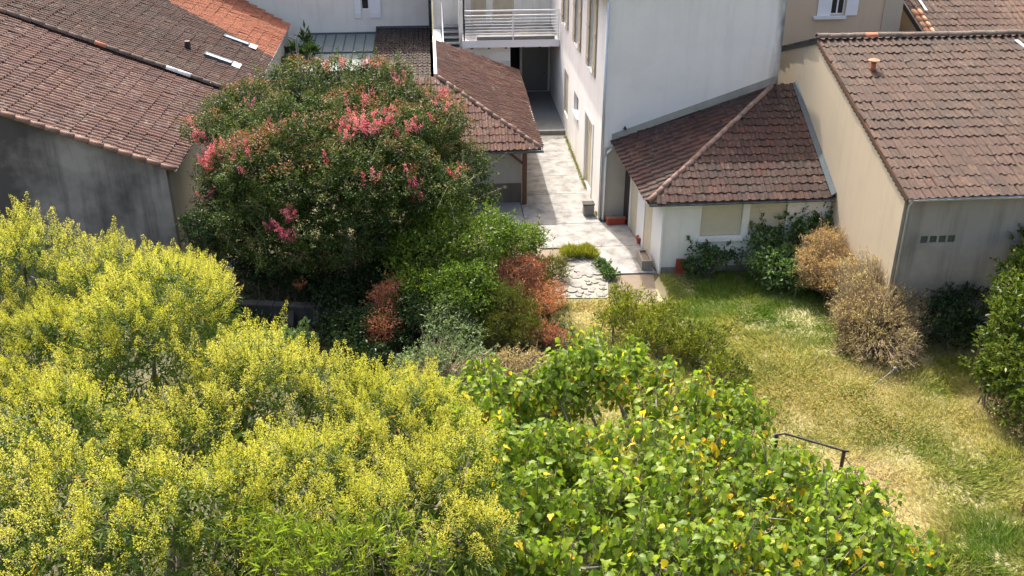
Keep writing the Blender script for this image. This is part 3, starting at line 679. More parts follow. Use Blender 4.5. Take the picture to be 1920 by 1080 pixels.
def uz(x): return UZ + SL * (UX - x)
ru = roof_plane(lh, [(UX, UY0, UZ), (UX, 53.1, UZ), (-10.3, 54.9, uz(-10.3)), (XW, 54.9, uz(XW)), (XW, UY0, uz(XW))], 'tile_upper', 300, seed=7, sag=0.07)
lh.part('side_wall', MB().box(-7.7, -7.4, UY0 + 0.1, UY1 - 0.2, 0, UZ - 0.02), 'shed_wall')
v = [(-7.7, 0), (XW, 0), (XW, uz(XW) - 0.14), (-7.7, uz(-7.7) - 0.14)]
lh.part('end_wall', MB().add([(x, UY0 + 0.1, z) for x, z in v] + [(x, UY0 + 0.35, z) for x, z in v], [(0, 3, 2, 1), (4, 5, 6, 7)] + [(i, (i + 1) % 4, (i + 1) % 4 + 4, i + 4) for i in range(4)]), 'garden_stone')
gutter(lh, (UX + 0.03, UY0, UZ - 0.03), (UX + 0.03, UY1, UZ - 0.03), 0.055, 'white_paint')
ridge_run(lh, (UX + 0.02, UY0 + 0.02, UZ + 0.07), (XW, UY0 + 0.02, uz(XW) + 0.07), 'ridge', ru, 0.12, 0.46, {5: 'lintel', 6: 'lintel', 12: 'ridge_orange', 20: 'ridge_red'})
def skylight(xl, xh, y):
    n = np.array([SL, 0, 1]) / math.sqrt(1 + SL * SL); d = np.array([1, 0, -SL]) * c_
    a = np.array([xl, y, uz(xl)]); L = (xh - xl) / c_
    mb = MB()
    W = 0.42
    P = lambda s, t, h: a + d * s + np.array([0, t, 0]) + n * h
    for s0, s1, t0, t1 in ((0, L, -W / 2, -W / 2 + 0.05), (0, L, W / 2 - 0.05, W / 2), (0, 0.06, -W / 2 + 0.05, W / 2 - 0.05), (L - 0.06, L, -W / 2 + 0.05, W / 2 - 0.05)):
        q = [P(s0, t0, 0.02), P(s1, t0, 0.02), P(s1, t1, 0.02), P(s0, t1, 0.02)]
        mb.slab([x + n * 0.11 for x in q], 0.13)
    f = lh.part('skylight', mb, 'zinc_dark', ru)
    # too deep a level for a pane below the frame: frame, pane and apron are parts of the roof
    lh.part('skylight_pane', MB().slab([P(0.05, -W / 2 + 0.04, 0.115), P(L - 0.05, -W / 2 + 0.04, 0.115), P(L - 0.05, W / 2 - 0.04, 0.115), P(0.05, W / 2 - 0.04, 0.115)], 0.03), 'sky_glass', ru)
    lh.part('flashing_apron', MB().slab([P(L + 0.01, -0.34, 0.085), P(L + 0.36, -0.34, 0.075), P(L + 0.36, 0.34, 0.075), P(L + 0.01, 0.34, 0.085)], 0.02), 'zinc', ru)
skylight(-9.48, -8.4, 46.7); skylight(-9.65, -8.55, 43.1)
lh.part('roof_vent', MB().box(-10.38, -10.18, 43.05, 43.25, uz(-10.28) - 0.1, uz(-10.28) + 0.34), 'dark_metal', ru)

# ================================================================== CREAM HOUSE, CONSERVATORY, LEAN-TO
CY = 55.0
ch = Thing('cream_house', (-4, CY, 0), 'pale cream house across the back with a narrow window between white shutters', 'house')
za = on_ax(680, 18, 1, CY)[2]; xa, xb = on_ax(678, 20, 1, CY)[0], on_ax(692, 20, 1, CY)[0]
wall(ch, 'wall', 1, CY, 0.3, -16.0, 0.0, 0, 8.5, [(xa, xb, za, za + 1.5)], 'cream')
opening(ch, 1, CY, 1, xa, xb, za, za + 1.5, 0.04, bars=0)
zb = on_ax(690, 33, 1, CY)[2]
for a, b in ((665, 677), (693, 714)):
    sx0, sx1 = on_ax(a, 20, 1, CY)[0], on_ax(b, 20, 1, CY)[0]
    sh = ch.part('shutter', MB().box(sx0, sx1, CY - 0.07, CY - 0.02, zb, za + 1.55), 'white_paint')
    ch.part('shutter_batten', MB().box(sx0 + 0.03, sx1 - 0.03, CY - 0.09, CY - 0.071, zb + 0.2, zb + 0.3), 'white_paint', sh)
ch.part('downpipe', MB().tube([(-0.12, CY - 0.09, 0.1), (-0.12, CY - 0.09, 8.4)], 0.06, 8), 'zinc_dark', smooth=True)
ch.part('roof', MB().add([(-16.3, CY - 0.3, 8.5), (0.2, CY - 0.3, 8.5), (0.2, CY + 8, 8.5), (-16.3, CY + 8, 8.5), (-16.3, CY + 4, 10), (0.2, CY + 4, 10)], [(0, 1, 5, 4), (2, 3, 4, 5), (1, 2, 5), (3, 0, 4), (3, 2, 1, 0)]), 'tile_far')
ch.part('back_wall', MB().box(-16, 0, CY + 0.31, CY + 7.5, 0, 8.45), 'cream')
zc = on_ax(640, 64, 1, CY)[2]
cs = Thing('conservatory', (-4.8, 50, 0), 'grey glass roofed conservatory leaning on the cream house', 'conservatory')
cx0, cx1, cy1, cz1 = -6.75, -3.05, 48.6, 2.3
def cz(y): return cz1 + (zc - cz1) * (y - cy1) / (CY - cy1)
fr = MB()
nx = 7
ymid = 51.6
for i in range(nx + 1):
    x = cx0 + (cx1 - cx0) * i / nx
    fr.bar((x, cy1, cz(cy1) + 0.03), (x, CY - 0.02, cz(CY) + 0.03), 0.05, 0.07)
for y in (cy1, ymid, CY - 0.06): fr.bar((cx0, y, cz(y) + 0.05), (cx1, y, cz(y) + 0.05), 0.12 if y != cy1 else 0.07, 0.1)
fo = cs.part('roof_frame', fr, 'zinc_dark')
for i in range(nx):
    xa_ = cx0 + (cx1 - cx0) * i / nx + 0.03; xb_ = cx0 + (cx1 - cx0) * (i + 1) / nx - 0.03
    for ya, yb in ((cy1 + 0.05, ymid - 0.06), (ymid + 0.06, CY - 0.12)):
        cs.part('pane', MB().slab([(xa_, ya, cz(ya) + 0.03), (xb_, ya, cz(ya) + 0.03), (xb_, yb, cz(yb) + 0.03), (xa_, yb, cz(yb) + 0.03)], 0.015), 'roof_pane', fo)
for a, b in ((cx0, cx0 + 0.1), (cx1 - 0.1, cx1)): cs.part('side_wall', MB().box(a, b, cy1, CY - 0.02, 0, cz1 - 0.06), 'shed_wall')
cs.part('front_wall', MB().box(cx0 + 0.1, cx1 - 0.1, cy1, cy1 + 0.1, 0, 0.8), 'shed_wall')
for i in range(4):
    x = cx0 + 0.12 + i * 0.84; cs.part('front_pane', MB().box(x, x + 0.78, cy1 + 0.03, cy1 + 0.06, 0.82, cz1 - 0.05), 'roof_glass')
lt = Thing('lean_to', (-1.5, 49, 0), 'dark mossy tiled lean-to between the conservatory and the red carport roof', 'lean-to')
zl = on_ax(750, 54, 1, CY)[2] + 0.02
lx0, lx1, ly1, lz1 = -3.03, -0.2, 45.6, 2.25
roof_plane(lt, [(lx0, ly1, lz1), (lx1, ly1, lz1), (lx1, CY - 0.02, zl), (lx0, CY - 0.02, zl)], 'tile_lean', 230, seed=8, sag=0.05, tw=0.24, tl=0.4)
lt.part('wall', MB().box(lx0 + 0.05, lx1 - 0.02, ly1 + 0.25, CY - 0.05, 0, lz1 - 0.15), 'shed_wall')
lt.part('flashing', MB().box(lx0, lx1, CY - 0.1, CY - 0.003, zl - 0.02, zl + 0.14), 'zinc_dark')

# ================================================================== MIDDLE HOUSE WITH BALCONY AND STAIRS
MY = 52.0
mh = Thing('middle_house', (3, MY, 0), 'pale recessed house front with a railed balcony above a dark passage', 'house')
hl = [(4.62, 6.0, 0.22, 2.55), (3.85, 4.5, 0.22, 2.6)]
up = [(2.0, 2.75, 3.98, 6.2), (3.1, 4.2, 3.98, 6.2)]
wall(mh, 'wall', 1, MY, 0.3, 0.05, 6.08, 0, 8.0, hl + up, 'white_old')
mh.part('room', MB().box(0.1, 6.05, MY + 0.31, MY + 6, 0, 7.9), 'dark')
dr = mh.part('door', MB().box(4.63, 5.99, MY + 0.08, MY + 0.14, 0.23, 2.54), 'door')
mh.part('handle', MB().tube([(5.8, MY + 0.03, 1.2), (5.8, MY + 0.079, 1.2)], 0.04, 8), 'dark_metal', dr)
for a, b, z0, z1 in up:
    d_ = mh.part('balcony_door', MB().box(a + 0.01, b - 0.01, MY + 0.06, MY + 0.12, z0 + 0.01, z1 - 0.01), 'cream_shutter')
    mh.part('door_panel', MB().box(a + 0.1, b - 0.1, MY + 0.04, MY + 0.059, z0 + 0.2, z1 - 0.3), 'tan_shutter', d_)
mh.part('pier', MB().box(1.32, 1.5, 49.9, MY - 0.003, 0, 7.5), 'white_old')
BYF = 48.1
bl = mh.part('balcony', MB().box(1.43, 6.08, BYF, MY - 0.004, 3.60, 3.82), 'concrete')
mh.part('fascia', MB().box(1.40, 6.08, BYF - 0.05, BYF - 0.003, 3.52, 3.86), 'white_paint', bl)
for k in range(6): mh.part('joist', MB().box(1.8 + k * 0.82, 1.92 + k * 0.82, BYF + 0.02, MY - 0.1, 3.44, 3.598), 'wood', bl)
mh.part('planter', MB().box(2.1, 5.85, BYF + 0.04, BYF + 0.22, 3.822, 4.05), 'stone', bl)
for z, h in ((5.24, 0.07), (5.02, 0.05)): mh.part('rail', MB().box(1.5, 6.05, BYF - 0.02, BYF + 0.025, z - h / 2, z + h / 2), 'white_paint', bl)
for k in range(7): mh.part('rail', MB().box(1.55, 6.04, BYF - 0.01, BYF + 0.012, 4.86 - k * 0.14, 4.885 - k * 0.14), 'white_paint', bl)
for x in (1.5, 3.84, 6.03): mh.part('post', MB().box(x - 0.03, x + 0.03, BYF - 0.03, BYF + 0.03, 3.862, 5.2 if x != 1.5 else 6.0), 'white_paint', bl)
mh.part('post', MB().box(1.47, 1.53, BYF - 0.03, BYF + 0.03, 3.861, 6.02), 'white_paint', bl)
mh.part('passage_wall', MB().box(1.43, 3.75, 48.7, 48.95, 0, 3.43), 'white_paint')
mh.part('passage_door', MB().box(3.3, 3.72, 48.63, 48.695, 0.21, 2.7), 'door_white')
mh.part('passage_side', MB().box(3.5, 3.75, 48.96, MY - 0.01, 0, 3.43), 'dark')
st = Thing('outdoor_stairs', (0.95, 47.5, 0), 'narrow grey outdoor stairs with a white handrail beside the balcony', 'stairs')
for k in range(9):
    z = 3.85 - k * 0.19; y = 51.3 - k * 0.42
    st.part('step', MB().box(0.5, 1.32, y, y + 0.44, z - 0.06, z), 'steel')
    st.part('riser', MB().box(0.52, 1.30, y + 0.36, y + 0.42, z - 0.19, z - 0.062), 'dark_metal')
st.part('stringer', MB().bar((0.47, 51.7, 3.85), (0.47, 47.6, 2.0), 0.05, 0.25), 'steel')
st.part('handrail', MB().tube([(0.5, 51.6, 5.0), (0.5, 49.6, 4.05), (0.5, 47.8, 3.2)], 0.025, 6), 'white_paint')
for y, z in ((51.5, 3.9), (49.6, 3.0), (48.0, 2.3)): st.part('rail_post', MB().tube([(0.5, y, z), (0.5, y, z + 1.05)], 0.02, 6), 'white_paint')
st.part('side_wall', MB().box(0.02, 0.42, 48.2, 51.9, 0, 3.6), 'white_old')

# ================================================================== CARPORT
cp = Thing('carport', (3.37, 36.63, 0), 'open carport with a red brown hipped tile roof on a timber post beside the path', 'carport')
K = (3.98, 36.25, 2.48); Kb = (3.98, 47.6, 2.55); Tl = (0.14, 46.1, 4.38); hipT = (0.14, 39.7, 4.38); Kl = (-1.2, 36.25, 2.42)
rc = roof_plane(cp, [K, Kb, Tl, hipT], 'tile_carport', 290, seed=9, sag=0.04, tw=0.24, tl=0.40)
rd = roof_plane(cp, [Kl, K, hipT, (-1.2, 39.7, 4.38)], 'tile_carport', 160, seed=10, sag=0.04, tw=0.24, tl=0.40)
ridge_run(cp, K, hipT, 'ridge_red', rc, 0.10)
gutter(cp, (-1.2, 36.15, 2.38), (4.05, 36.15, 2.40), 0.07, 'zinc_dark')
cp.part('eave_edge', MB().bar((4.02, 36.2, 2.46), (4.02, 47.6, 2.53), 0.025, 0.09), 'white_paint')
cp.part('parapet', MB().box(0.0, 0.12, 39.9, 46.6, 2.6, 4.46), 'cream')
cp.part('post', MB().box(3.29, 3.46, 36.55, 36.72, 0.04, 2.3), 'wood', bevel=0.008)
cp.part('brace', MB().bar((3.3, 36.63, 1.75), (2.72, 36.63, 2.25), 0.09, 0.09), 'wood')
cp.part('beam', MB().box(-1.1, 3.9, 36.54, 36.73, 2.16, 2.32) if False else MB().box(-1.1, 3.88, 36.56, 36.71, 2.302, 2.40), 'wood')
cp.part('back_wall', MB().box(-1.1, 3.27, 36.95, 37.15, 0, 2.42), 'shed_wall')
cp.part('plinth', MB().box(-1.1, 3.28, 36.90, 36.948, 0, 0.82), 'plinth')
cp.part('side_wall', MB().box(3.08, 3.27, 37.15, 47.4, 0, 2.5), 'shed_wall')

# ================================================================== SMALL THINGS
def pot(px, py, r, h, mat, label, cat='pot', name='flower_pot'):
    p = on_z(px, py, 0.05)
    t = Thing(name, p, label, cat)
    b = t.part('body', MB().lathe([(r * 0.7, 0), (r * 0.95, h * 0.8), (r * 1.08, h * 0.82), (r * 1.08, h), (r * 0.9, h), (r * 0.85, h * 0.85)], p, 16), mat, smooth=False)
    t.part('soil', MB().lathe([(r * 0.86, h * 0.8), (r * 0.85, h * 0.87)], p, 12), 'soil')
    return t
pot(1200, 456, 0.16, 0.26, 'red_plastic', 'small round red flower pot standing against the annex side wall', 'flower pot')
p = on_z(1154, 420, 0.05)
t = Thing('planter_box', p, 'long red planter box on the ground under the annex eave corner', 'planter')
t.part('body', MB().prism([(p[0] - 0.34, p[1] - 0.1), (p[0] + 0.34, p[1] - 0.1), (p[0] + 0.34, p[1] + 0.1), (p[0] - 0.34, p[1] + 0.1)], 0.06, 0.28), 'red_plastic', bevel=0.015)
t.part('rim', MB().box(p[0] - 0.37, p[0] + 0.37, p[1] - 0.13, p[1] + 0.13, 0.282, 0.32), 'red_plastic')
t.part('soil', MB().box(p[0] - 0.32, p[0] + 0.32, p[1] - 0.09, p[1] + 0.09, 0.322, 0.33), 'soil')
p = on_z(1209, 497, 0.05)
t = Thing('stone_trough', p, 'weathered stone trough full of soil on the path by the annex corner', 'trough')
t.part('base', MB().box(p[0] - 0.2, p[0] + 0.16, p[1] - 0.45, p[1] + 0.5, 0.06, 0.14), 'old_stone')
for x0, x1, y0, y1 in ((-0.2, -0.13, -0.45, 0.5), (0.09, 0.16, -0.45, 0.5), (-0.13, 0.09, -0.45, -0.37), (-0.13, 0.09, 0.42, 0.5)):
    t.part('side', MB().box(p[0] + x0, p[0] + x1, p[1] + y0, p[1] + y1, 0.141, 0.42), 'old_stone')
t.part('soil', MB().box(p[0] - 0.128, p[0] + 0.088, p[1] - 0.368, p[1] + 0.418, 0.142, 0.34), 'soil')
p = on_z(1103, 403, 0.05)
t = Thing('concrete_block', p, 'mossy concrete block against the white house at the corner downpipe', 'block')
t.part('body', MB().prism([(p[0] - 0.2, p[1] - 0.15), (p[0] + 0.2, p[1] - 0.15), (p[0] + 0.2, p[1] + 0.2), (p[0] - 0.2, p[1] + 0.2)], 0.06, 0.5), 'old_stone', bevel=0.02)
t.part('cap', MB().box(p[0] - 0.22, p[0] + 0.22, p[1] - 0.17, p[1] + 0.22, 0.502, 0.55), 'garden_stone', bevel=0.01)
p = on_z(1274, 513, 0)
t = Thing('red_board', p, 'small dark red board leaning on the front wall of the annex', 'board')
t.part('panel', MB().slab([(p[0] - 0.18, p[1] - 0.08, 0.03), (p[0] + 0.16, p[1] - 0.08, 0.0), (p[0] + 0.21, p[1] + 0.03, 0.52), (p[0] - 0.13, p[1] + 0.03, 0.55)], 0.03), 'red_plastic')
t.part('batten', MB().bar((p[0] - 0.15, p[1] - 0.075, 0.2), (p[0] + 0.18, p[1] - 0.075, 0.17), 0.02, 0.04), 'red_plastic')
# metal handrail and its wires
a = on_z(1450, 862, 0); b = on_z(1574, 893, 0)
t = Thing('metal_handrail', b, 'dark metal handrail rising out of the long grass behind the fig tree', 'handrail')
H = 0.75
t.part('top_rail', MB().tube([a + [-0.25, -0.25, H - 0.25], a + [-0.05, 0, H], a + [0.2, 0, H + 0.02], b + [0, 0, H], b + [0.12, -0.02, H - 0.01]], 0.028, 6), 'dark_metal')
t.part('post', MB().tube([b, b + [0, 0, H - 0.03]], 0.045, 6), 'dark_metal')
t.part('post', MB().tube([a, a + [0, 0, H - 0.03]], 0.045, 6), 'dark_metal')
w0 = b + [0.05, 0, 0.55]; w1 = on_z(1705, 1012, 0.35)
t.part('wire', MB().tube([w0, (w0 + w1) / 2 - [0, 0, 0.06], w1], 0.012, 5), 'dark_metal')
t.part('post', MB().tube([w1 * [1, 1, 0], w1], 0.03, 6), 'dark_metal')
a = on_z(1640, 722, 0.25); b = on_z(1678, 691, 0.5)
t = Thing('garden_stake', a, 'pale stake with a white knob leaning in the meadow grass', 'stake')
t.part('rod', MB().tube([a - [0.25, 0.2, 0.25], a, b], 0.014, 6), 'old_stone')
t.part('knob', MB().lathe([(0.02, -0.04), (0.045, -0.02), (0.055, 0.015), (0.03, 0.045)], b, 10), 'stone', smooth=True)
p = on_z(1919, 965, 0)
t = Thing('fence_post', p, 'dark wooden post in the grass at the lower right edge', 'post')
t.part('shaft', MB().box(p[0] - 0.05, p[0] + 0.05, p[1] - 0.05, p[1] + 0.05, 0, 0.75), 'wood')
t.part('cap', MB().prism([(p[0] - 0.06, p[1] - 0.06), (p[0] + 0.06, p[1] - 0.06), (p[0] + 0.06, p[1] + 0.06), (p[0] - 0.06, p[1] + 0.06)], 0.752, 0.78), 'dark_metal')
# shaded garden corner under the crape myrtle
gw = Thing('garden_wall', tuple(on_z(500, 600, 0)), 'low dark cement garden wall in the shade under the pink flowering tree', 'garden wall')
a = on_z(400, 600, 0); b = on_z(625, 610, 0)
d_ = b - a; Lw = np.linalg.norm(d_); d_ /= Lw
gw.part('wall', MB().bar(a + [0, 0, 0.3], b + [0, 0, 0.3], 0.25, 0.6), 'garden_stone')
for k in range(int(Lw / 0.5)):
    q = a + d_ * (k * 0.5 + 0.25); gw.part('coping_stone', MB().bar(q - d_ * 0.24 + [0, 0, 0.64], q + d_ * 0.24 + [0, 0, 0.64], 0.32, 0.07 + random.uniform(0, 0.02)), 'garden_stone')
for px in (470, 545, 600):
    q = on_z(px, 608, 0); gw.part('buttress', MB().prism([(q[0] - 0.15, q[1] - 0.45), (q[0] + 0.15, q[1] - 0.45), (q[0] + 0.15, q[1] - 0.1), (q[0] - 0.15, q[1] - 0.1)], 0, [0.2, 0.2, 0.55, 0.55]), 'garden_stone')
p = on_z(440, 530, 0)
t = Thing('white_pot', p, 'white pedestal bowl in deep shade beside the outbuilding wall', 'bowl')
t.part('pedestal', MB().lathe([(0.14, 0), (0.06, 0.08), (0.05, 0.4), (0.08, 0.5)], p, 12), 'white_paint', smooth=True)
t.part('bowl', MB().lathe([(0.08, 0.501), (0.2, 0.58), (0.24, 0.72), (0.21, 0.72), (0.12, 0.6)], p, 14), 'white_paint', smooth=True)
p = on_z(568, 580, 0)
t = Thing('terracotta_pot', p, 'terracotta pot on the dark garden wall under the flowering tree', 'flower pot')
p = p * [1, 1, 0] + [0, 0, 0.69]
t.part('body', MB().lathe([(0.13, 0), (0.2, 0.22), (0.24, 0.24), (0.24, 0.3), (0.2, 0.3)], p, 14), 'terracotta', smooth=False)
t.part('soil', MB().lathe([(0.17, 0.22), (0.17, 0.27)], p, 12), 'soil')
# green pole by the left house
p = on_ax(535, 140, 0, -6.9); p = np.array([-6.6, 49.5, 0])
t = Thing('garden_pole', p, 'slim grey green pole behind the corner of the orange tiled roof', 'pole')
t.part('shaft', MB().tube([p, p + [0, 0, 3.9]], 0.06, 8), 'zinc_dark', smooth=True)
t.part('bracket', MB().bar(p + [0, 0, 3.7], p + [-0.4, 0, 3.9], 0.04, 0.04), 'zinc_dark')

# ================================================================== FOLIAGE
def unit(a): return a / (np.linalg.norm(a, axis=1, keepdims=True) + 1e-9)
def leaves(P, D, N, L, W, fold=0.12, droop=0.0):
    n = len(P); D = unit(D); S = unit(np.cross(D, N)); N2 = np.cross(S, D)
    L = np.broadcast_to(np.asarray(L, float), n)[:, None]; W = np.broadcast_to(np.asarray(W, float), n)[:, None]
    mid = P + D * L * 0.42
    V = np.stack([P, mid + S * W / 2 + N2 * W * fold, P + D * L - N2 * L * droop, mid - S * W / 2 + N2 * W * fold], 1)
    o = (np.arange(n) * 4)[:, None]
    I = np.concatenate([o, o + 1, o + 2, o, o + 2, o + 3], 1)
    return V.reshape(-1, 3), I.ravel()
class Fol:
    """collects leaf sheets into one mesh"""
    def __init__(s): s.V = []; s.I = []; s.T = []; s.n = 0
    def add(s, V, I, t, per=4):
        s.V.append(V); s.I.append(I + s.n); s.T.append(np.repeat(np.clip(t, 0.0, 1.0), per)); s.n += len(V)
    def build(s, thing, name, mat, parent=None, stuff=True):
        if not s.V: return None
        return thing.arr(name, np.concatenate(s.V), 3, np.concatenate(s.I), mat, np.concatenate(s.T), parent, stuff)
def twigs(Aa, Bb, ra, rb):
    n = len(Aa); D = unit(Bb - Aa); up = np.tile([0.3, 0.2, 1.0], (n, 1)); S = unit(np.cross(D, up)); U = np.cross(S, D)
    ra = np.broadcast_to(np.asarray(ra, float), n)[:, None]; rb = np.broadcast_to(np.asarray(rb, float), n)[:, None]
    vs = []
    for P, r in ((Aa, ra), (Bb, rb)):
        for k in range(3):
            t = 2.0944 * k; vs.append(P + (S * math.cos(t) + U * math.sin(t)) * r)
    V = np.stack(vs, 1); o = (np.arange(n) * 6)[:, None]; q = []
    for k in range(3):
        a, b = k, (k + 1) % 3; q += [o + a, o + b, o + 3 + b, o + a, o + 3 + b, o + 3 + a]
    return V.reshape(-1, 3), np.concatenate(q, 1).ravel()
def lobes_px(lst):
    out = []
    for l in lst:
        c = on_z(l[0], l[1], l[2]); r = l[3]; rz = l[4] if len(l) > 4 else r * 0.85
        out.append((c, np.array([r, r, rz])))
    return out
def sample(lobes, dens, r0=1.0, r1=1.0, rough=0.18, up_bias=0.0, cull=0.78, zmin=0.05):
    """points on (or inside) the lobes with outward normals; points buried in other lobes are dropped"""
    P = []; Nn = []; li = []
    for k, (c, r) in enumerate(lobes):
        m = max(4, int(dens * 4 * math.pi * (r[0] * r[1] * r[2]) ** (2 / 3)))
        u = unit(rng.normal(size=(m, 3)))
        if up_bias: u = u[(u[:, 2] > -0.6) & (rng.random(len(u)) < np.clip(0.55 + up_bias * u[:, 2], 0.15, 1))]
        f = rng.uniform(r0, r1, len(u)) * (1 + rough * (vnoise(u[:, 0] * 3 + k * 7, u[:, 1] * 3 + u[:, 2] * 3, k, 1.0) - 0.5) * 2)
        P.append(c + u * r * f[:, None]); Nn.append(unit(u / r)); li.append(np.full(len(u), k))
    P = np.concatenate(P); Nn = np.concatenate(Nn); li = np.concatenate(li)
    keep = P[:, 2] > zmin
    for k, (c, r) in enumerate(lobes):
        q = np.linalg.norm((P - c) / r, axis=1); keep &= ~((q < cull) & (li != k))
    return P[keep], Nn[keep], li[keep]
def limb(mb, a, b, r0, r1, bend=0.15, n=6, seg=4):
    a = np.array(a, float); b = np.array(b, float); off = rng.normal(size=3) * bend * np.linalg.norm(b - a) * 0.5
    pts = [a + (b - a) * t + off * math.sin(math.pi * t) * 0.6 for t in np.linspace(0, 1, seg)]
    mb.tube(pts, list(np.linspace(r0, r1, seg)), n); return pts
def skeleton(thing, base, lobes, mat, r=0.15, fork=0.45, sub=4):
    base = np.array(base, float); cen = np.mean([c for c, _ in lobes], 0); zf = base[2] + max(0.3, (cen[2] - base[2]) * fork)
    f = np.array([base[0] * 0.7 + cen[0] * 0.3, base[1] * 0.7 + cen[1] * 0.3, zf])
    thing.part('trunk', (lambda m: (limb(m, base, f, r, r * 0.75, 0.05, 8, 4), m)[1])(MB()), mat, smooth=True)
    mb = MB()
    for c, rr in lobes:
        limb(mb, f, c, r * 0.5, r * 0.16, 0.2)
        for _ in range(sub):
            u = rng.normal(size=3); u[2] = abs(u[2]); u /= np.linalg.norm(u); limb(mb, c, c + u * rr * 0.85, r * 0.15, r * 0.05, 0.15, 4, 3)
    thing.part('branches', mb, mat, smooth=True, stuff=True)
    return f

def yellow_tree(lst, base, label, dens=18, flower=1.0):
    full = lobes_px(lst)
    lobes = [(c + [0, 0, rng.uniform(-0.15, 0.3)], r * np.array([1, 1, 1.15]) * rng.uniform(0.9, 1.0)) for c, r in full]
    full = [(c - [0, 0, 0.7], r * 1.2) for c, r in full]
    t = Thing('flowering_tree', base, label, 'tree', 'yellow flowering trees in the lower left')
    skeleton(t, base, lobes, 'bark', 0.17, 0.5, 4)
    P, Nn, li = sample(lobes, dens * 1.25, 0.86, 1.08, 0.3, 0.5, 0.88, 1.0)
    up = np.array([0, 0, 1.0])
    fl = Fol(); gr = Fol()
    hi = Nn[:, 2] + 0.6 * (vnoise(P[:, 0] + 50, P[:, 1] + 50, 3, 1.4) - 0.5)
    sel = hi > 0.33
    Pf, Nf = P[sel], Nn[sel]
    if flower < 1: k = rng.random(len(Pf)) < flower; Pf, Nf = Pf[k], Nf[k]
    ax = unit(Nf * 0.55 + up * 0.8 + rng.normal(size=Pf.shape) * 0.22)
    Ln = rng.uniform(0.26, 0.5, len(Pf)); base_t = vnoise(Pf[:, 0] + 9, Pf[:, 1] + 9, 5, 0.9) * 0.5 + rng.uniform(0.1, 0.5, len(Pf))
    per = 150
    m = len(Pf) * per; pi = np.repeat(np.arange(len(Pf)), per)
    tt = rng.random(m) ** 1.3; rad = (1 - tt) * 0.13 * np.sqrt(rng.random(m)) + 0.012
    w = unit(rng.normal(size=(m, 3))); w = unit(w - ax[pi] * np.sum(w * ax[pi], 1, keepdims=True))
    Q = Pf[pi] + ax[pi] * (tt * Ln[pi] - 0.05)[:, None] + w * rad[:, None]
    D = unit(w + ax[pi] * 0.6 + rng.normal(size=(m, 3)) * 0.5)
    V, I = leaves(Q, D, rng.normal(size=(m, 3)), rng.uniform(0.015, 0.030, m), rng.uniform(0.010, 0.017, m), 0.2)
    fl.add(V, I, base_t[pi] * 0.8 + 0.12 + rng.normal(size=m) * 0.12)
    V, I = twigs(Pf - ax * 0.1, Pf + ax * Ln[:, None], 0.007, 0.002); fl.add(V, I, np.full(len(Pf), 0.1), 6)
    # leaves below every shoot tip
    per = 13; m = len(P) * per; pi = np.repeat(np.arange(len(P)), per)
    axl = unit(Nn * 0.6 + up * 0.6 + rng.normal(size=P.shape) * 0.3)
    back = rng.uniform(0.0, 0.5, m)
    w = unit(rng.normal(size=(m, 3)))
    Q = P[pi] - axl[pi] * back[:, None] + w * (0.03 + 0.10 * rng.random(m))[:, None]
    D = unit(w * 0.8 + Nn[pi] * 0.5 + np.array([0, 0, -0.55]) + rng.normal(size=(m, 3)) * 0.25)
    V, I = leaves(Q, D, Nn[pi] + up * 0.6 + rng.normal(size=(m, 3)) * 0.5, rng.uniform(0.09, 0.17, m), rng.uniform(0.028, 0.045, m), 0.15, 0.1)
    gr.add(V, I, 0.25 + 0.4 * vnoise(Q[:, 0], Q[:, 1], 8, 1.3) + rng.normal(size=m) * 0.16 + (rng.random(m) > 0.992) * 0.6)
    # inner leaves
    P2, N2, _ = sample(full, dens * 3.6, 0.5, 1.0, 0.25, 0.0, 0.5, 1.0)
    m = len(P2)
    D = unit(N2 + rng.normal(size=(m, 3)) * 0.7 + np.array([0, 0, -0.5]))
    V, I = leaves(P2, D, N2 + rng.normal(size=(m, 3)) * 0.7, rng.uniform(0.1, 0.18, m), rng.uniform(0.03, 0.05, m), 0.15, 0.1)
    gr.add(V, I, 0.2 + rng.normal(size=m) * 0.15)
    gr.build(t, 'crown', 'lf_priv'); fl.build(t, 'blossom', 'lf_yellow')
    return t
yellow_tree([(50, 525, 5.3, 1.15), (190, 555, 5.3, 1.05), (335, 555, 5.2, 0.9), (110, 650, 4.9, 1.1), (385, 590, 4.6, 0.7), (15, 600, 4.8, 1.0), (40, 730, 4.2, 1.0), (100, 790, 4.4, 0.9)],
            (-8.2, 21.5, 0), 'yellow green flowering tree against the blackened wall, farthest back of its row')
yellow_tree([(290, 655, 5.8, 1.5), (470, 735, 5.6, 1.2), (595, 755, 5.3, 0.95), (400, 690, 5.3, 1.0), (180, 730, 5.0, 0.9), (380, 800, 4.6, 1.2)],
            (-5.6, 16.5, 0), 'yellow green flowering tree in the middle of its row with a broad domed crown')
yellow_tree([(750, 805, 5.1, 1.0), (840, 855, 4.9, 0.8), (680, 795, 4.9, 0.8), (540, 920, 5.7, 1.15), (660, 900, 5.0, 1.0), (860, 950, 5.0, 0.75), (770, 945, 4.9, 0.9), (880, 1040, 4.9, 0.65), (700, 1020, 5.2, 1.0), (590, 1040, 5.0, 1.0)],
            (-1.6, 13.6, 0), 'yellow green flowering tree touching the fig tree with its side')
yellow_tree([(120, 880, 6.1, 1.15), (95, 1000, 6.1, 1.1), (290, 1010, 6.0, 1.05), (230, 900, 5.3, 0.9), (370, 860, 5.2, 0.9), (425, 1020, 5.4, 0.9), (10, 930, 5.9, 0.8), (180, 1090, 6.0, 0.9), (480, 1080, 5.2, 0.9)],
            (-4.6, 11.6, 0), 'yellow green flowering tree nearest the camera, greener with cream panicles', flower=0.7)

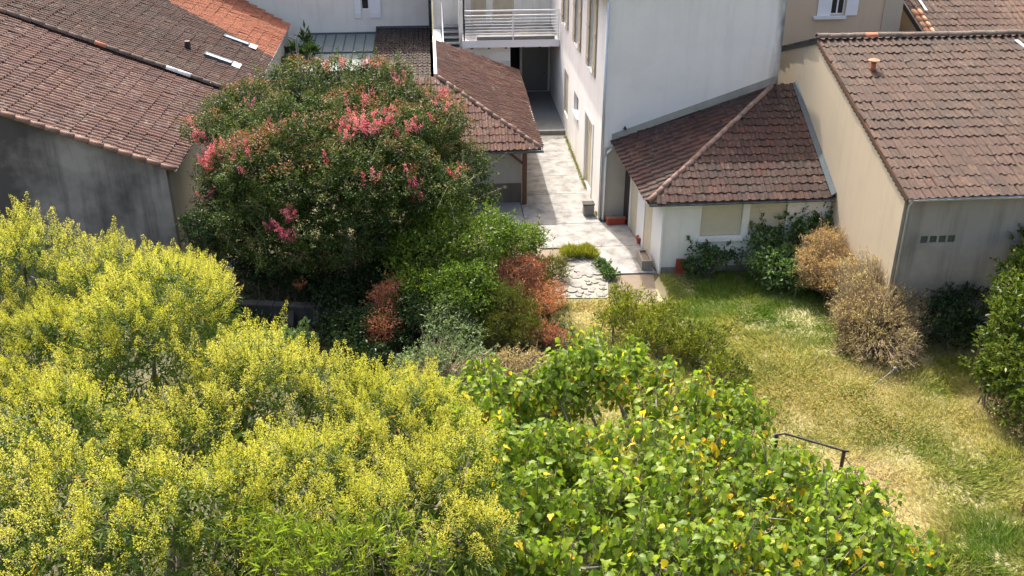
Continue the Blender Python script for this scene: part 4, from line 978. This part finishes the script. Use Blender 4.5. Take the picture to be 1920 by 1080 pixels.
# fig tree ------------------------------------------------------------------
def fig_shape():
    half = [(0.0, 0.0), (0.20, 0.00), (0.38, 0.16), (0.31, 0.33), (0.40, 0.50), (0.22, 0.62), (0.15, 0.85), (0.0, 1.0)]
    V = [(0, 0, 0), (0, 0.35, -0.03), (0, 0.7, -0.10), (0, 1.0, -0.28)]
    rgt = [(x, y, 0.28 * x - 0.26 * y * y) for x, y in half[1:-1]]
    lft = [(-x, y, z) for x, y, z in rgt]
    V += rgt + lft
    r, l = 4, 10
    f = []
    for o, flip in ((r, False), (l, True)):
        tri = [(0, o, 1), (o, o + 1, 1), (o + 1, o + 2, 1), (1, o + 2, 2), (o + 2, o + 3, 2), (o + 3, o + 4, 2), (2, o + 4, o + 5), (2, o + 5, 3)]
        f += [t[::-1] if flip else t for t in tri]
    return np.array(V), np.array(f)
FV, FF = fig_shape()
fig = Thing('fig_tree', (4.2, 14.5, 0), 'broad fig tree with large green leaves, some turned yellow, in the foreground', 'tree')
fl_l = lobes_px([(1130, 700, 3.3, 0.85), (1040, 730, 3.2, 0.8), (930, 750, 3.1, 0.8), (860, 800, 3.1, 0.75), (1230, 735, 3.2, 0.8), (1330, 775, 3.1, 0.75), (960, 850, 3.4, 0.85), (1080, 845, 3.1, 0.8), (1210, 840, 3.1, 0.8),
    (1335, 860, 3.4, 0.85), (1440, 885, 3.1, 0.75), (1540, 925, 2.9, 0.65), (1010, 955, 3.6, 0.9), (1140, 955, 3.6, 0.9), (1280, 960, 3.6, 0.9), (1420, 965, 3.5, 0.9), (1550, 985, 3.2, 0.8), (1630, 1010, 3.0, 0.7), (960, 1055, 3.6, 0.8), (1090, 1065, 3.7, 0.9),
    (1230, 1065, 3.7, 0.9), (1370, 1075, 3.6, 0.9), (1520, 1075, 3.4, 0.85), (1650, 1085, 3.1, 0.7), (1705, 1075, 2.9, 0.5), (900, 905, 3.2, 0.7), (1120, 635, 3.2, 0.3), (985, 1000, 2.9, 0.9), (1050, 900, 2.6, 1.0), (1180, 900, 2.7, 1.0), (1300, 900, 2.7, 1.0), (930, 960, 3.2, 0.7), (1450, 930, 2.6, 0.9), (1000, 800, 2.3, 0.9), (1600, 950, 2.9, 0.6), (1490, 895, 2.6, 0.55), (1555, 910, 2.5, 0.45), (1690, 1040, 2.9, 0.6), (1735, 1075, 2.7, 0.5), (1190, 660, 3.2, 0.5), (1070, 665, 3.2, 0.5), (1400, 770, 3.0, 0.5), (905, 690, 3.1, 0.4), (835, 740, 3.0, 0.45)])
skeleton(fig, (4.2, 14.5, 0), fl_l, 'bark_fig', 0.13, 0.35, 3)
P, Nn, li = sample(fl_l, 10.5, 0.72, 1.18, 0.4, 0.4, 0.74, 0.8)
up = np.array([0, 0, 1.0])
ax = unit(Nn * 0.5 + up * 0.9 + rng.normal(size=P.shape) * 0.25)
V, I = twigs(P - ax * 0.55 - Nn * 0.15, P + ax * 0.05, 0.016, 0.009)
fig.arr('shoots', V, 3, I, 'bark_fig', None, None, True)
per = 15; m = len(P) * per; pi = np.repeat(np.arange(len(P)), per); kk = np.tile(np.arange(per), len(P))
ang = kk * 2.4 + np.repeat(rng.random(len(P)) * 6, per); h = -kk * 0.045 + 0.04
s1 = unit(np.cross(ax, np.tile([0.3, 1, 0.1], (len(P), 1)))); s2 = np.cross(ax, s1)
out = s1[pi] * np.cos(ang)[:, None] + s2[pi] * np.sin(ang)[:, None]
pet = rng.uniform(0.06, 0.15, m)
Q0 = P[pi] + ax[pi] * h[:, None]
Q = Q0 + (out + up * 0.35) * pet[:, None]
D = unit(out + np.array([0, 0, 1]) * rng.uniform(-1.7, 0.1, m)[:, None] + rng.normal(size=(m, 3)) * 0.2)
Nl = unit(up * 0.9 + ax[pi] * 0.3 + rng.normal(size=(m, 3)) * 0.35); S = unit(np.cross(D, Nl)); Nl = np.cross(S, D)
size = rng.uniform(0.10, 0.195, m)
yel = (rng.random(m) < 0.02 + 0.26 * (vnoise(P[pi][:, 0] + 30, P[pi][:, 1] + 30, 21, 1.1) > 0.62) * (kk > 5))
tint = np.where(yel, rng.uniform(0.9, 1.0, m), np.clip(0.42 + rng.normal(size=m) * 0.2, 0, 0.84))
# the 300 leaves that show largest are leaves of their own, the rest one mass
cam_d2 = np.linalg.norm(Q - C0, axis=1); score = size / cam_d2 * (Nn[pi] @ -Fv > 0.1) * np.array([in_frame(q)[0] for q in Q]) * np.clip(Nn[pi][:, 2], 0.05, 1)
order = np.argsort(-score); one = order[:290]; rest = order[290:]
fs = size[rest][:, None, None] * FV[None]
VV = Q[rest][:, None, :] + S[rest][:, None, :] * fs[..., 0:1] + D[rest][:, None, :] * fs[..., 1:2] + Nl[rest][:, None, :] * fs[..., 2:3]
II = (FF[None] + (np.arange(len(rest)) * len(FV))[:, None, None]).ravel()
crown = fig.arr('crown', VV.reshape(-1, 3), 3, II, 'lf_fig', np.repeat(tint[rest], len(FV)), None, True)
fmesh = [mesh_np('leaf', FV, 3, FF.ravel(), M['lf_fig'], np.full(len(FV), v)) for v in (0.15, 0.3, 0.45, 0.6, 0.75, 0.93, 0.99)]
for i in one:
    v = tint[i]; me = fmesh[min(range(7), key=lambda q: abs((0.15, 0.3, 0.45, 0.6, 0.75, 0.93, 0.99)[q] - v))]
    mm = Matrix((S[i] * size[i], D[i] * size[i], Nl[i] * size[i])).transposed().to_4x4(); mm.translation = Vector(Q[i])
    fig.inst('leaf', me, mm, crown)
V, I = twigs(Q0, Q, 0.004, 0.003); fig.arr('petioles', V, 3, I, 'lf_lime', np.full(len(V), 0.3), None, True)

# crape myrtle ----------------------------------------------------------------
cm = Thing('crape_myrtle', (-2.4, 31.0, 0), 'large rounded dark green tree with pink flower heads in the middle of the yard', 'tree')
cE, rE = np.array([-3.25, 31.9, 3.3]), np.array([3.6, 3.9, 2.3])
lob = [(cE, rE * 0.80)]
for k in range(74):
    z = 1 - 1.62 * (k + 0.5) / 74; a = k * 2.39996; q = math.sqrt(max(0, 1 - z * z)); u = np.array([q * math.cos(a), q * math.sin(a), z])
    rr = rng.uniform(0.5, 1.15); lob.append((cE + u * rE * rng.uniform(0.84, 1.14), np.array([rr, rr, rr * 0.75])))
lob += lobes_px([(425, 215, 4.8, 0.8), (470, 195, 5.0, 0.8), (525, 165, 5.2, 0.8), (395, 250, 4.6, 0.65), (580, 150, 5.6, 0.8), (805, 205, 4.8, 0.7), (690, 155, 5.7, 0.8), (868, 315, 3.1, 0.85), (825, 260, 4.0, 0.8), (760, 190, 5.2, 0.7), (890, 375, 2.4, 0.65), (630, 135, 5.8, 0.5), (740, 150, 5.6, 0.6)])
for px in ((-2.6, 31.3), (-2.2, 30.7), (-1.9, 31.4), (-2.9, 30.6), (-3.2, 31.4)):
    b = np.array([px[0], px[1], 0]); e = cE + rng.normal(size=3) * [1.8, 1.6, 0.5]
    mb = MB(); limb(mb, b, e, 0.10, 0.05, 0.08, 7, 5); cm.part('trunk', mb, 'bark_pale', smooth=True)
mb = MB()
for c, r in lob[1:]:
    limb(mb, cE + rng.normal(size=3) * [1.2, 1.0, 0.3] - [0, 0, 0.6], c, 0.045, 0.015, 0.15, 5, 4)
cm.part('branches', mb, 'bark_pale', smooth=True, stuff=True)
P, Nn, li = sample(lob, 850, 0.7, 1.12, 0.45, 0.1, 0.78, 0.9)
m = len(P)
D = unit(Nn * 0.7 + rng.normal(size=(m, 3)) * 0.6 + np.array([0, 0, -0.1]))
V, I = leaves(P, D, Nn + up * 0.5 + rng.normal(size=(m, 3)) * 0.5, rng.uniform(0.07, 0.12, m), rng.uniform(0.035, 0.055, m), 0.15, 0.1)
tip = np.linalg.norm((P - np.array([c for c, _ in lob])[li]) / np.array([r for _, r in lob])[li], axis=1)
red = np.clip((tip - 0.93) * 3.5, 0, 1) * np.clip(Nn[:, 2] * 1.1 + 0.1, 0, 1) * (0.3 + 1.3 * vnoise(P[:, 0] + 70, P[:, 1] * 0.9 + 70, 31, 0.9)) * np.clip((P[:, 2] - 3.2) / 1.6, 0, 1)
f = Fol(); f.add(V, I, 0.12 + 0.36 * vnoise(P[:, 0] + 5, P[:, 1] + P[:, 2] + 5, 33, 1.1) + rng.normal(size=m) * 0.12 + 0.68 * red); crown = f.build(cm, 'crown', 'lf_crape')
sp, sn, _ = sample(lob, 5, 0.85, 1.08, 0.4, 0.4, 0.8, 1.2)
sd = unit(sn * 0.8 + np.array([0, 0, 0.55]) + rng.normal(size=sp.shape) * 0.4); ln = rng.uniform(0.2, 0.75, len(sp)); k = 26
q = np.repeat(np.arange(len(sp)), k); tt = rng.random(len(q)); w = unit(rng.normal(size=(len(q), 3)))
V, I = leaves(sp[q] + sd[q] * (tt * ln[q])[:, None] + w * 0.03, unit(w + sd[q] * 0.5), rng.normal(size=(len(q), 3)) + [0, 0, 0.6], rng.uniform(0.06, 0.11, len(q)), rng.uniform(0.03, 0.05, len(q)), 0.15)
f = Fol(); f.add(V, I, np.repeat(rng.uniform(0.25, 0.75, len(sp)), k) + rng.normal(size=len(q)) * 0.1); f.build(cm, 'shoots', 'lf_crape')
V, I = twigs(sp - sd * 0.2, sp + sd * ln[:, None], 0.009, 0.003); cm.arr('sprigs', V, 3, I, 'bark_pale', None, None, True)
# pink heads where the photograph shows them, on the crown's surface
def hit(px, py):
    d = ray(px, py); best = None
    for c, r in lob:
        o = (C0 - c) / r; q = d / r; A_ = q @ q; B_ = o @ q; Cc = o @ o - 1; disc = B_ * B_ - A_ * Cc
        if disc > 0:
            t_ = (-B_ - math.sqrt(disc)) / A_
            if best is None or t_ < best: best = t_
    return None if best is None else C0 + d * best
spots = [(690, 222, 20, 38), (660, 240, 12, 28), (735, 238, 14, 34), (650, 270, 5, 14), (770, 245, 5, 16), (400, 290, 20, 38), (372, 310, 12, 24), (445, 285, 11, 22), (350, 240, 5, 16), (375, 265, 5, 14), (380, 360, 4, 18), (365, 385, 3, 12), (540, 410, 6, 14), (530, 430, 6, 20), (550, 450, 3, 8),
    (510, 425, 3, 12), (835, 185, 12, 28), (820, 160, 4, 14), (880, 200, 3, 14), (625, 105, 5, 14), (700, 125, 3, 14), (770, 130, 3, 18), (640, 130, 3, 14), (780, 355, 4, 12), (775, 370, 3, 12), (865, 325, 4, 16), (695, 340, 3, 10), (765, 325, 2, 8), (520, 120, 2, 14), (480, 150, 2, 16), (510, 240, 2, 14), (740, 150, 3, 14), (470, 200, 2, 10), (600, 300, 1, 8), (390, 175, 3, 14)]
f = Fol()
cents = []
for px, py, n_, sp in spots:
    for _ in range(n_):
        p = hit(px + rng.normal() * sp * 0.7, py + rng.normal() * sp * 0.45)
        if p is None: p = hit(px, py)
        if p is not None: cents.append(p)
cents = np.array(cents); per = 60; m = len(cents) * per; pi = np.repeat(np.arange(len(cents)), per)
axp = unit(np.tile([0, -0.25, 0.8], (len(cents), 1)) + rng.normal(size=cents.shape) * 0.3)
tt = rng.random(m); w = unit(rng.normal(size=(m, 3)))
Q = cents[pi] + axp[pi] * (tt * 0.42 - 0.05)[:, None] + w * ((1 - tt * 0.7) * 0.10 * rng.random(m) ** 0.5)[:, None]
V, I = leaves(Q, w, rng.normal(size=(m, 3)), rng.uniform(0.03, 0.055, m), rng.uniform(0.025, 0.04, m), 0.2)
f.add(V, I, np.repeat(rng.uniform(0.1, 0.8, len(cents)), per) + rng.normal(size=m) * 0.15); f.build(cm, 'flower_heads', 'lf_pink')

# shrubs ------------------------------------------------------------------------
def shrub(name, label, cat, lst, mat, dens, L, W, base=None, group=None, droop=0.0, upw=0.2, twig=None, rough=0.45, out=0.6, r0=0.55, cull=0.7, tw=0.0, bias=0.1, tmean=0.45, spread=0.6, spray=14):
    lobes = lobes_px(lst)
    for c, r in list(lobes):
        for _ in range(7):
            u = unit(rng.normal(size=(1, 3)))[0]; u[2] = abs(u[2]) * 0.8 - 0.15; q = rng.uniform(0.28, 0.5); lobes.append((c + u * r * rng.uniform(0.75, 1.05), r * q))
    b = np.mean([c for c, _ in lobes], 0); b[2] = 0
    if base is not None: b = np.array(base, float)
    t = Thing(name, b, label, cat, group)
    mb = MB()
    for c, r in lobes:
        for _ in range(1):
            u = rng.normal(size=3); u[2] = abs(u[2]); u /= np.linalg.norm(u)
            st0 = b if np.linalg.norm((c - b)[:2]) < 0.9 else np.array([c[0], c[1], 0])
            limb(mb, st0 + [rng.normal() * 0.12, rng.normal() * 0.12, 0], c + u * r * 0.5, 0.03, 0.01, 0.15, 5, 4)
    t.part('stems', mb, twig or 'bark', stuff=True)
    P, Nn, li = sample(lobes, dens * 2.3, r0, 1.08, rough, bias, cull, 0.05)
    m = len(P); L *= 1.12; W *= 1.15
    D = unit(Nn * out + rng.normal(size=(m, 3)) * spread + np.array([0, 0, upw]))
    V, I = leaves(P, D, Nn + np.array([0, 0, 0.5]) + rng.normal(size=(m, 3)) * 0.5, rng.uniform(L * 0.7, L * 1.3, m), rng.uniform(W * 0.7, W * 1.3, m), 0.15, droop)
    f = Fol(); f.add(V, I, tmean - 0.2 + 0.4 * vnoise(P[:, 0] * 1.0 + 3, P[:, 1] + P[:, 2] + 3, len(name) + len(lst), 1.7) + rng.normal(size=m) * 0.2); f.build(t, 'foliage', mat)
    sp, sn, _ = sample(lobes[:len(lst)] , spray, 0.8, 1.05, rough, 0.3, 0.7, 0.1)
    if len(sp):
        sd = unit(sn * 0.7 + np.array([0, 0, 0.7]) + rng.normal(size=sp.shape) * 0.45); sl_ = rng.uniform(0.12, 0.42, len(sp)); k = 12
        q = np.repeat(np.arange(len(sp)), k); tt = rng.random(len(q))
        Q = sp[q] + sd[q] * (tt * sl_[q])[:, None]; w = unit(rng.normal(size=(len(q), 3)))
        V, I = leaves(Q, unit(w + sd[q] * 0.7), rng.normal(size=(len(q), 3)) + np.array([0, 0, 0.6]), rng.uniform(L * 0.6, L * 1.2, len(q)), rng.uniform(W * 0.6, W * 1.2, len(q)), 0.15, droop)
        f = Fol(); f.add(V, I, tmean + rng.normal(size=len(q)) * 0.2 + 0.08); f.build(t, 'sprays', mat)
        V, I = twigs(sp - sd * 0.1, sp + sd * sl_[:, None], 0.006, 0.002); t.arr('sprigs', V, 3, I, twig or 'bark', None, None, True)
    if tw:
        Pt, Nt, _ = sample(lobes, tw, 0.9, 1.15, rough, bias, 0.6, 0.1)
        c = np.array([b[0], b[1], 0.1]); A_ = c + (Pt - c) * 0.35 + rng.normal(size=Pt.shape) * 0.1
        V, I = twigs(A_, Pt, 0.012, 0.003); t.arr('twigs', V, 3, I, twig or 'twig', None, None, True)
    return t
shrub('round_shrub', 'rounded bright green shrub between the flowering tree and the pale path', 'shrub',
      [(800, 470, 2.0, 1.15), (900, 455, 2.1, 1.15), (965, 465, 1.6, 0.9), (860, 545, 1.4, 1.1), (775, 540, 1.3, 0.9), (840, 425, 2.2, 0.9)], 'lf_green', 260, 0.09, 0.045, twig='bark')
shrub('rusty_shrub', 'rust brown dead shrub standing in the dark shade, left of the pale green bush', 'shrub', [(725, 570, 1.2, 0.5, 0.7), (720, 620, 0.8, 0.5, 0.6), (745, 530, 1.4, 0.35)], 'lf_rust', 300, 0.07, 0.025, tw=30, out=0.8)
shrub('rusty_shrub', 'tall rust brown dead shrub behind the olive conifer', 'shrub', [(965, 520, 1.3, 0.75), (930, 540, 1.1, 0.6), (990, 500, 1.2, 0.5)], 'lf_rust', 260, 0.07, 0.026, tw=30)
shrub('dead_bush', 'orange dead bush at the edge of the pale stone paving', 'bush', [(1010, 565, 0.7, 0.6), (1035, 545, 0.5, 0.35), (985, 585, 0.7, 0.4)], 'lf_orange', 300, 0.07, 0.026, tw=30)
shrub('dead_bush', 'small rust coloured dead bush above the top of the fig tree', 'bush', [(1020, 630, 0.5, 0.4), (1045, 635, 0.35, 0.3), (995, 610, 0.6, 0.35)], 'lf_rust', 280, 0.07, 0.026, tw=25)
shrub('olive_conifer', 'dense olive green feathery conifer bush beside the orange dead bush', 'bush', [(950, 590, 0.9, 0.75, 0.85), (980, 620, 0.7, 0.6), (925, 620, 0.7, 0.6)], 'lf_oliv2', 500, 0.09, 0.018, upw=0.7)
shrub('pale_bush', 'pale silvery green bush left of the olive conifer', 'bush', [(850, 600, 1.0, 0.75), (820, 560, 1.1, 0.6), (870, 640, 0.7, 0.6), (880, 560, 1.0, 0.5)], 'lf_silver', 230, 0.085, 0.04, tmean=0.4)
shrub('dark_bush', 'deep green bush behind the pale silvery bush, in half shade', 'bush', [(790, 580, 1.1, 0.8), (700, 530, 1.0, 0.8), (760, 500, 1.2, 0.6), (740, 620, 0.6, 0.7), (680, 620, 0.7, 0.7)], 'lf_dark', 230, 0.09, 0.045)
shrub('bramble', 'tangled bramble with thin arching stems and pale leaves beside the fig tree', 'bramble', [(790, 690, 0.8, 0.7), (850, 690, 0.7, 0.6), (760, 740, 0.6, 0.6), (900, 680, 0.6, 0.5), (820, 640, 0.8, 0.5)], 'lf_silver', 120, 0.08, 0.04, tw=25, tmean=0.3)
shrub('brown_bush', 'dull brown dried bush directly behind the fig tree', 'bush', [(950, 690, 0.5, 0.55), (1000, 680, 0.4, 0.4), (900, 720, 0.5, 0.5)], 'lf_olive', 240, 0.07, 0.025, tw=25, tmean=0.2)
shrub('grey_shrub', 'small grey green tussock left of the pale stone paving', 'shrub', [(1035, 505, 0.35, 0.45, 0.4), (1015, 520, 0.3, 0.3)], 'lf_oliv2', 400, 0.10, 0.02, upw=0.5, tmean=0.6)
shrub('grass_tuft', 'bright yellow green grass tuft at the top of the stone paving', 'grass tuft', [(1068, 477, 0.15, 0.3, 0.2), (1095, 475, 0.15, 0.3, 0.2), (1110, 480, 0.1, 0.2, 0.15)], 'lf_lime', 700, 0.18, 0.02, upw=1.2, spread=0.4)
shrub('creeping_plant', 'dark green creeping plant along the right edge of the stone paving', 'plant', [(1125, 495, 0.12, 0.22, 0.15), (1140, 515, 0.12, 0.25, 0.18), (1135, 505, 0.1, 0.2, 0.15)], 'lf_elder', 350, 0.10, 0.05)
shrub('yellow_shrub', 'low yellow green shrub in the grass in front of the bare earth', 'shrub', [(1190, 590, 0.7, 0.65, 0.6), (1240, 605, 0.75, 0.55, 0.55), (1150, 600, 0.6, 0.45), (1280, 640, 0.6, 0.5), (1210, 640, 0.6, 0.6), (1165, 560, 0.5, 0.4)], 'lf_bush', 150, 0.12, 0.035, upw=0.8, tmean=0.4)
shrub('yellow_shrub', 'sparse yellow green shrub between the fig tree and the dry meadow', 'shrub', [(1340, 680, 0.4, 0.45), (1370, 740, 0.35, 0.4), (1300, 660, 0.4, 0.35), (1390, 710, 0.3, 0.3), (1320, 640, 0.6, 0.5), (1360, 700, 0.6, 0.5)], 'lf_bush', 120, 0.11, 0.035, upw=0.8, tmean=0.25)
shrub('elder_bush', 'leafy dark green elder bush against the annex shutters', 'bush', [(1480, 430, 1.3, 0.8), (1430, 450, 1.1, 0.6), (1520, 440, 1.2, 0.7), (1450, 500, 0.7, 0.7), (1510, 500, 0.7, 0.7), (1570, 420, 1.2, 0.6), (1480, 530, 0.3, 0.6), (1500, 405, 1.8, 0.5), (1555, 405, 1.8, 0.5)], 'lf_elder', 80, 0.16, 0.07, tmean=0.55, droop=0.15)
shrub('elder_bush', 'small loose elder bush in front of the white annex wall beside the red board', 'bush', [(1310, 470, 0.8, 0.4), (1340, 490, 0.6, 0.45), (1375, 475, 0.6, 0.4), (1300, 500, 0.4, 0.3)], 'lf_elder', 60, 0.14, 0.06, tmean=0.3, droop=0.15)
shrub('dry_bush', 'tan dried bush leaning on the elder by the beige gable wall', 'bush', [(1550, 460, 1.5, 0.7), (1530, 500, 1.1, 0.65), (1570, 520, 1.0, 0.65), (1590, 490, 1.2, 0.55)], 'lf_tan', 300, 0.075, 0.018, tw=150, tmean=0.55, rough=0.55, upw=0.6)
shrub('dry_bush', 'large dried brown bush in front of the corner of the grey front wall', 'bush', [(1640, 560, 1.2, 0.95), (1610, 520, 1.3, 0.7), (1690, 560, 1.1, 0.75), (1650, 620, 0.7, 0.9), (1680, 520, 1.4, 0.6), (1720, 600, 0.8, 0.4), (1590, 600, 0.8, 0.6), (1650, 660, 0.35, 0.8), (1610, 640, 0.4, 0.6), (1650, 500, 1.9, 0.5)], 'lf_olive', 170, 0.075, 0.018, tw=210, tmean=0.55, rough=0.6, upw=0.7)
shrub('wall_ivy', 'dark ivy climbing the foot of the grey front wall', 'ivy', [(1780, 560, 1.1, 0.7), (1760, 600, 0.7, 0.8), (1820, 580, 0.9, 0.8), (1800, 620, 0.4, 0.8), (1850, 540, 1.2, 0.6), (1797, 490, 2.0, 0.12, 0.6), (1775, 515, 1.6, 0.12, 0.6), (1740, 590, 0.7, 0.5), (1830, 500, 1.7, 0.12, 0.5)], 'lf_dark', 150, 0.10, 0.05, rough=0.65, upw=0.6)
shrub('leafy_tree', 'mid green leafy tree at the right edge in front of the grey wall', 'tree', [(1930, 520, 2.6, 0.75), (1905, 600, 2.1, 0.7), (1950, 600, 2.3, 1.0), (1880, 640, 1.6, 0.5), (1935, 690, 1.6, 0.8), (1945, 455, 3.0, 0.7), (1895, 720, 0.9, 0.6), (1945, 760, 0.8, 0.8), (1960, 560, 2.4, 1.1), (1870, 690, 1.1, 0.45), (1900, 560, 2.4, 0.4)], 'lf_rtree', 95, 0.13, 0.06, tmean=0.5, rough=0.6, r0=0.4, spray=30)
shrub('low_bush', 'low reddish green bush at the right edge below the leafy tree', 'bush', [(1900, 770, 0.4, 0.5), (1930, 800, 0.3, 0.5), (1915, 740, 0.5, 0.5)], 'lf_olive', 220, 0.07, 0.03, tmean=0.5)
shrub('banana_plant', 'dark green broad leaved plant behind the corner of the orange roof', 'plant', [(573, 75, 3.2, 0.16, 0.5), (552, 97, 2.8, 0.3, 0.2), (580, 100, 2.8, 0.25), (535, 125, 2.4, 0.4)], 'lf_dark', 45, 0.35, 0.12, upw=0.8, tmean=0.8)
shrub('feather_plant', 'bright green feathery plant at the bottom edge among the yellow trees', 'plant', [(560, 1040, 6.2, 0.35), (620, 1050, 6.2, 0.35), (500, 1020, 6.2, 0.3), (680, 1030, 6.1, 0.3), (590, 1075, 6.3, 0.3), (520, 1075, 6.2, 0.3), (740, 1000, 5.9, 0.25), (470, 980, 6.1, 0.2), (800, 1060, 5.9, 0.25)], 'lf_bamboo', 70, 0.17, 0.016, base=(-1.9, 10.6, 0), droop=0.25, out=1.0, tmean=0.35, rough=0.8)
shrub('young_plant', 'pale leaved young plant in the shade behind the yellow trees', 'plant', [(530, 650, 0.8, 0.4), (560, 640, 0.7, 0.35), (500, 640, 0.8, 0.3)], 'lf_elder', 130, 0.13, 0.07, tmean=0.75)
shrub('dark_hedge', 'dark hedge growing behind the garden wall under the flowering tree', 'hedge', [(640, 560, 0.8, 0.7), (600, 540, 0.6, 0.6), (650, 660, 0.4, 0.6), (430, 480, 1.0, 0.6), (480, 500, 0.8, 0.6), (700, 690, 0.4, 0.6)], 'lf_dark', 150, 0.10, 0.05, tmean=0.35)
shrub('dark_bush', 'dark tangled bush hiding the front of the shaded garden wall', 'bush', [(420, 590, 0.6, 0.5), (480, 620, 0.4, 0.45), (620, 620, 0.5, 0.6), (660, 610, 0.6, 0.6), (560, 530, 0.8, 0.6), (520, 520, 0.9, 0.6)], 'lf_dark', 150, 0.10, 0.05, tmean=0.3)
shrub('wall_creeper', 'dark creeper at the corner of the blackened end wall', 'creeper', [(375, 440, 2.6, 0.45), (360, 420, 2.9, 0.35), (390, 460, 2.2, 0.4)], 'lf_dark', 240, 0.08, 0.05)

# weeds along the foot of the white house
nwd = 1300; Y = rng.uniform(35.2, 46.2, nwd); Y = Y[vnoise(Y, Y * 0 + 3, 51, 0.8) > 0.45]; nwd = len(Y); X = 6.06 - np.abs(rng.normal(0, 0.05, nwd))
u = unit(rng.normal(size=(nwd, 3))); u[:, 2] = np.abs(u[:, 2]) + 0.2
V, I = leaves(np.stack([X, Y, rng.uniform(0.03, 0.12, nwd)], 1), u, rng.normal(size=(nwd, 3)) + [0, 0, 0.5], rng.uniform(0.05, 0.12, nwd), rng.uniform(0.02, 0.04, nwd))
me = mesh_np('wall_foot_weeds', V, 3, I, M['lf_weed'], np.repeat(np.clip(rng.normal(0.3, 0.25, nwd), 0, 1), 4))
struct('wall_foot_weeds', me, None, 'stuff')
# meadow ---------------------------------------------------------------------------
nb = 330000
X = rng.uniform(2.2, 20, nb * 2); Y = rng.uniform(13.5, 30.6, nb * 2)
ok = (X > 3.2 + np.clip(26 - Y, 0, 3) * -0.2) & ~((X > 13.0) & (Y > 25.3)) & ~((Y > 28.3) & (X < 6.2)) & ~((Y > 30.0) & (X < 13)) & ~((Y > 28.0) & (X > 5.4) & (X < 7.3)) & ~((X > 3.6) & (X < 6.0) & (Y > 28.4))
X, Y = X[ok][:nb], Y[ok][:nb]; n = len(X)
clump = vnoise(X, Y, 41, 1.6); big = vnoise(X, Y, 42, 0.35); mid = vnoise(X, Y, 44, 0.9)
an1 = vnoise(X, Y, 43, 0.55) * 9; lean = 0.45 + 0.9 * vnoise(X, Y, 45, 0.8)
D = np.stack([np.cos(an1) * lean, np.sin(an1) * lean, np.ones(n) * 0.5], 1) + rng.normal(size=(n, 3)) * 0.55
D[:, 2] = np.abs(D[:, 2])
Lg = (0.11 + 0.20 * clump * (0.5 + big)) * rng.uniform(0.6, 1.3, n)
dry = 0.48 + 0.30 * (big - 0.5) + 0.45 * (mid - 0.5)
def spot(px, py, r, amt):
    global dry
    p = on_z(px, py, 0.2); dry += amt * np.exp(-((X - p[0]) ** 2 + (Y - p[1]) ** 2) / (r * r))
for s_ in ((1700, 960, 1.2, 0.42), (1640, 880, 0.9, 0.36), (1560, 860, 0.8, 0.26), (1460, 760, 1.2, 0.18), (1850, 1020, 1.1, -0.55), (1500, 720, 1.4, -0.12), (1640, 760, 1.2, -0.15), (1400, 560, 2.4, -0.38), (1560, 600, 1.8, -0.25), (1300, 580, 1.2, -0.2), (1880, 900, 1.2, -0.1), (1800, 720, 1.0, -0.05), (1350, 620, 1.5, 0.05), (1860, 760, 0.8, 0.3), (1100, 580, 1.5, 0.12)): spot(*s_)
p = on_z(1830, 1020, 0.2); gg = np.exp(-((X - p[0]) ** 2 + (Y - p[1]) ** 2) / 1.0); Lg *= 1 + 0.7 * gg
V, I = leaves(np.stack([X, Y, np.full(n, -0.01)], 1), D, rng.normal(size=(n, 3)), Lg, rng.uniform(0.008, 0.020, n), 0.1, 0.12)
me = mesh_np('meadow_grass', V, 3, I, M['lf_grass'], np.repeat(np.clip(dry + rng.normal(size=n) * 0.12, 0, 1), 4))
struct('meadow_grass', me, None, 'stuff')
struct('meadow_ground', MB().prism([(3.3, 13), (30, 13), (30, 25.3), (13.05, 25.3), (13.05, 30.05), (7.4, 30.05), (6.3, 28.1), (3.6, 28.1), (2.6, 25)], 0.0, 0.006), 'straw')
# weeds in the meadow
nw = 16000; p = on_z(1520, 720, 0.2); p2 = on_z(1640, 780, 0.2)
X = np.concatenate([rng.normal(p[0], 1.3, nw // 2), rng.normal(p2[0], 1.1, nw // 2)]); Y = np.concatenate([rng.normal(p[1], 0.9, nw // 2), rng.normal(p2[1], 0.8, nw // 2)])
u = unit(rng.normal(size=(nw, 3))); u[:, 2] = np.abs(u[:, 2]) * 0.5
V, I = leaves(np.stack([X, Y, rng.uniform(0.02, 0.35, nw)], 1), u, np.tile([0, 0, 1.0], (nw, 1)) + rng.normal(size=(nw, 3)) * 0.4, rng.uniform(0.035, 0.07, nw), rng.uniform(0.018, 0.034, nw))
me = mesh_np('meadow_weeds', V, 3, I, M['lf_weed'], np.repeat(np.clip(rng.normal(0.55, 0.25, nw), 0, 1), 4))
struct('meadow_weeds', me, None, 'stuff')
# litter and ground ivy in the dark half of the garden
nl = 30000; X = rng.uniform(-9, 4, nl); Y = rng.uniform(20, 34, nl)
ok = ~((X > 3.2) & (Y > 28)); X, Y = X[ok], Y[ok]; nl = len(X)
u = unit(rng.normal(size=(nl, 3))); u[:, 2] = np.abs(u[:, 2]) * 0.7
V, I = leaves(np.stack([X, Y, rng.uniform(0.0, 0.25, nl)], 1), u, np.tile([0, 0, 1.0], (nl, 1)) + rng.normal(size=(nl, 3)) * 0.4, rng.uniform(0.06, 0.13, nl), rng.uniform(0.03, 0.06, nl))
me = mesh_np('ground_ivy', V, 3, I, M['lf_dark'], np.repeat(np.clip(rng.normal(0.45, 0.25, nl), 0, 1), 4))
struct('ground_ivy', me, None, 'stuff')
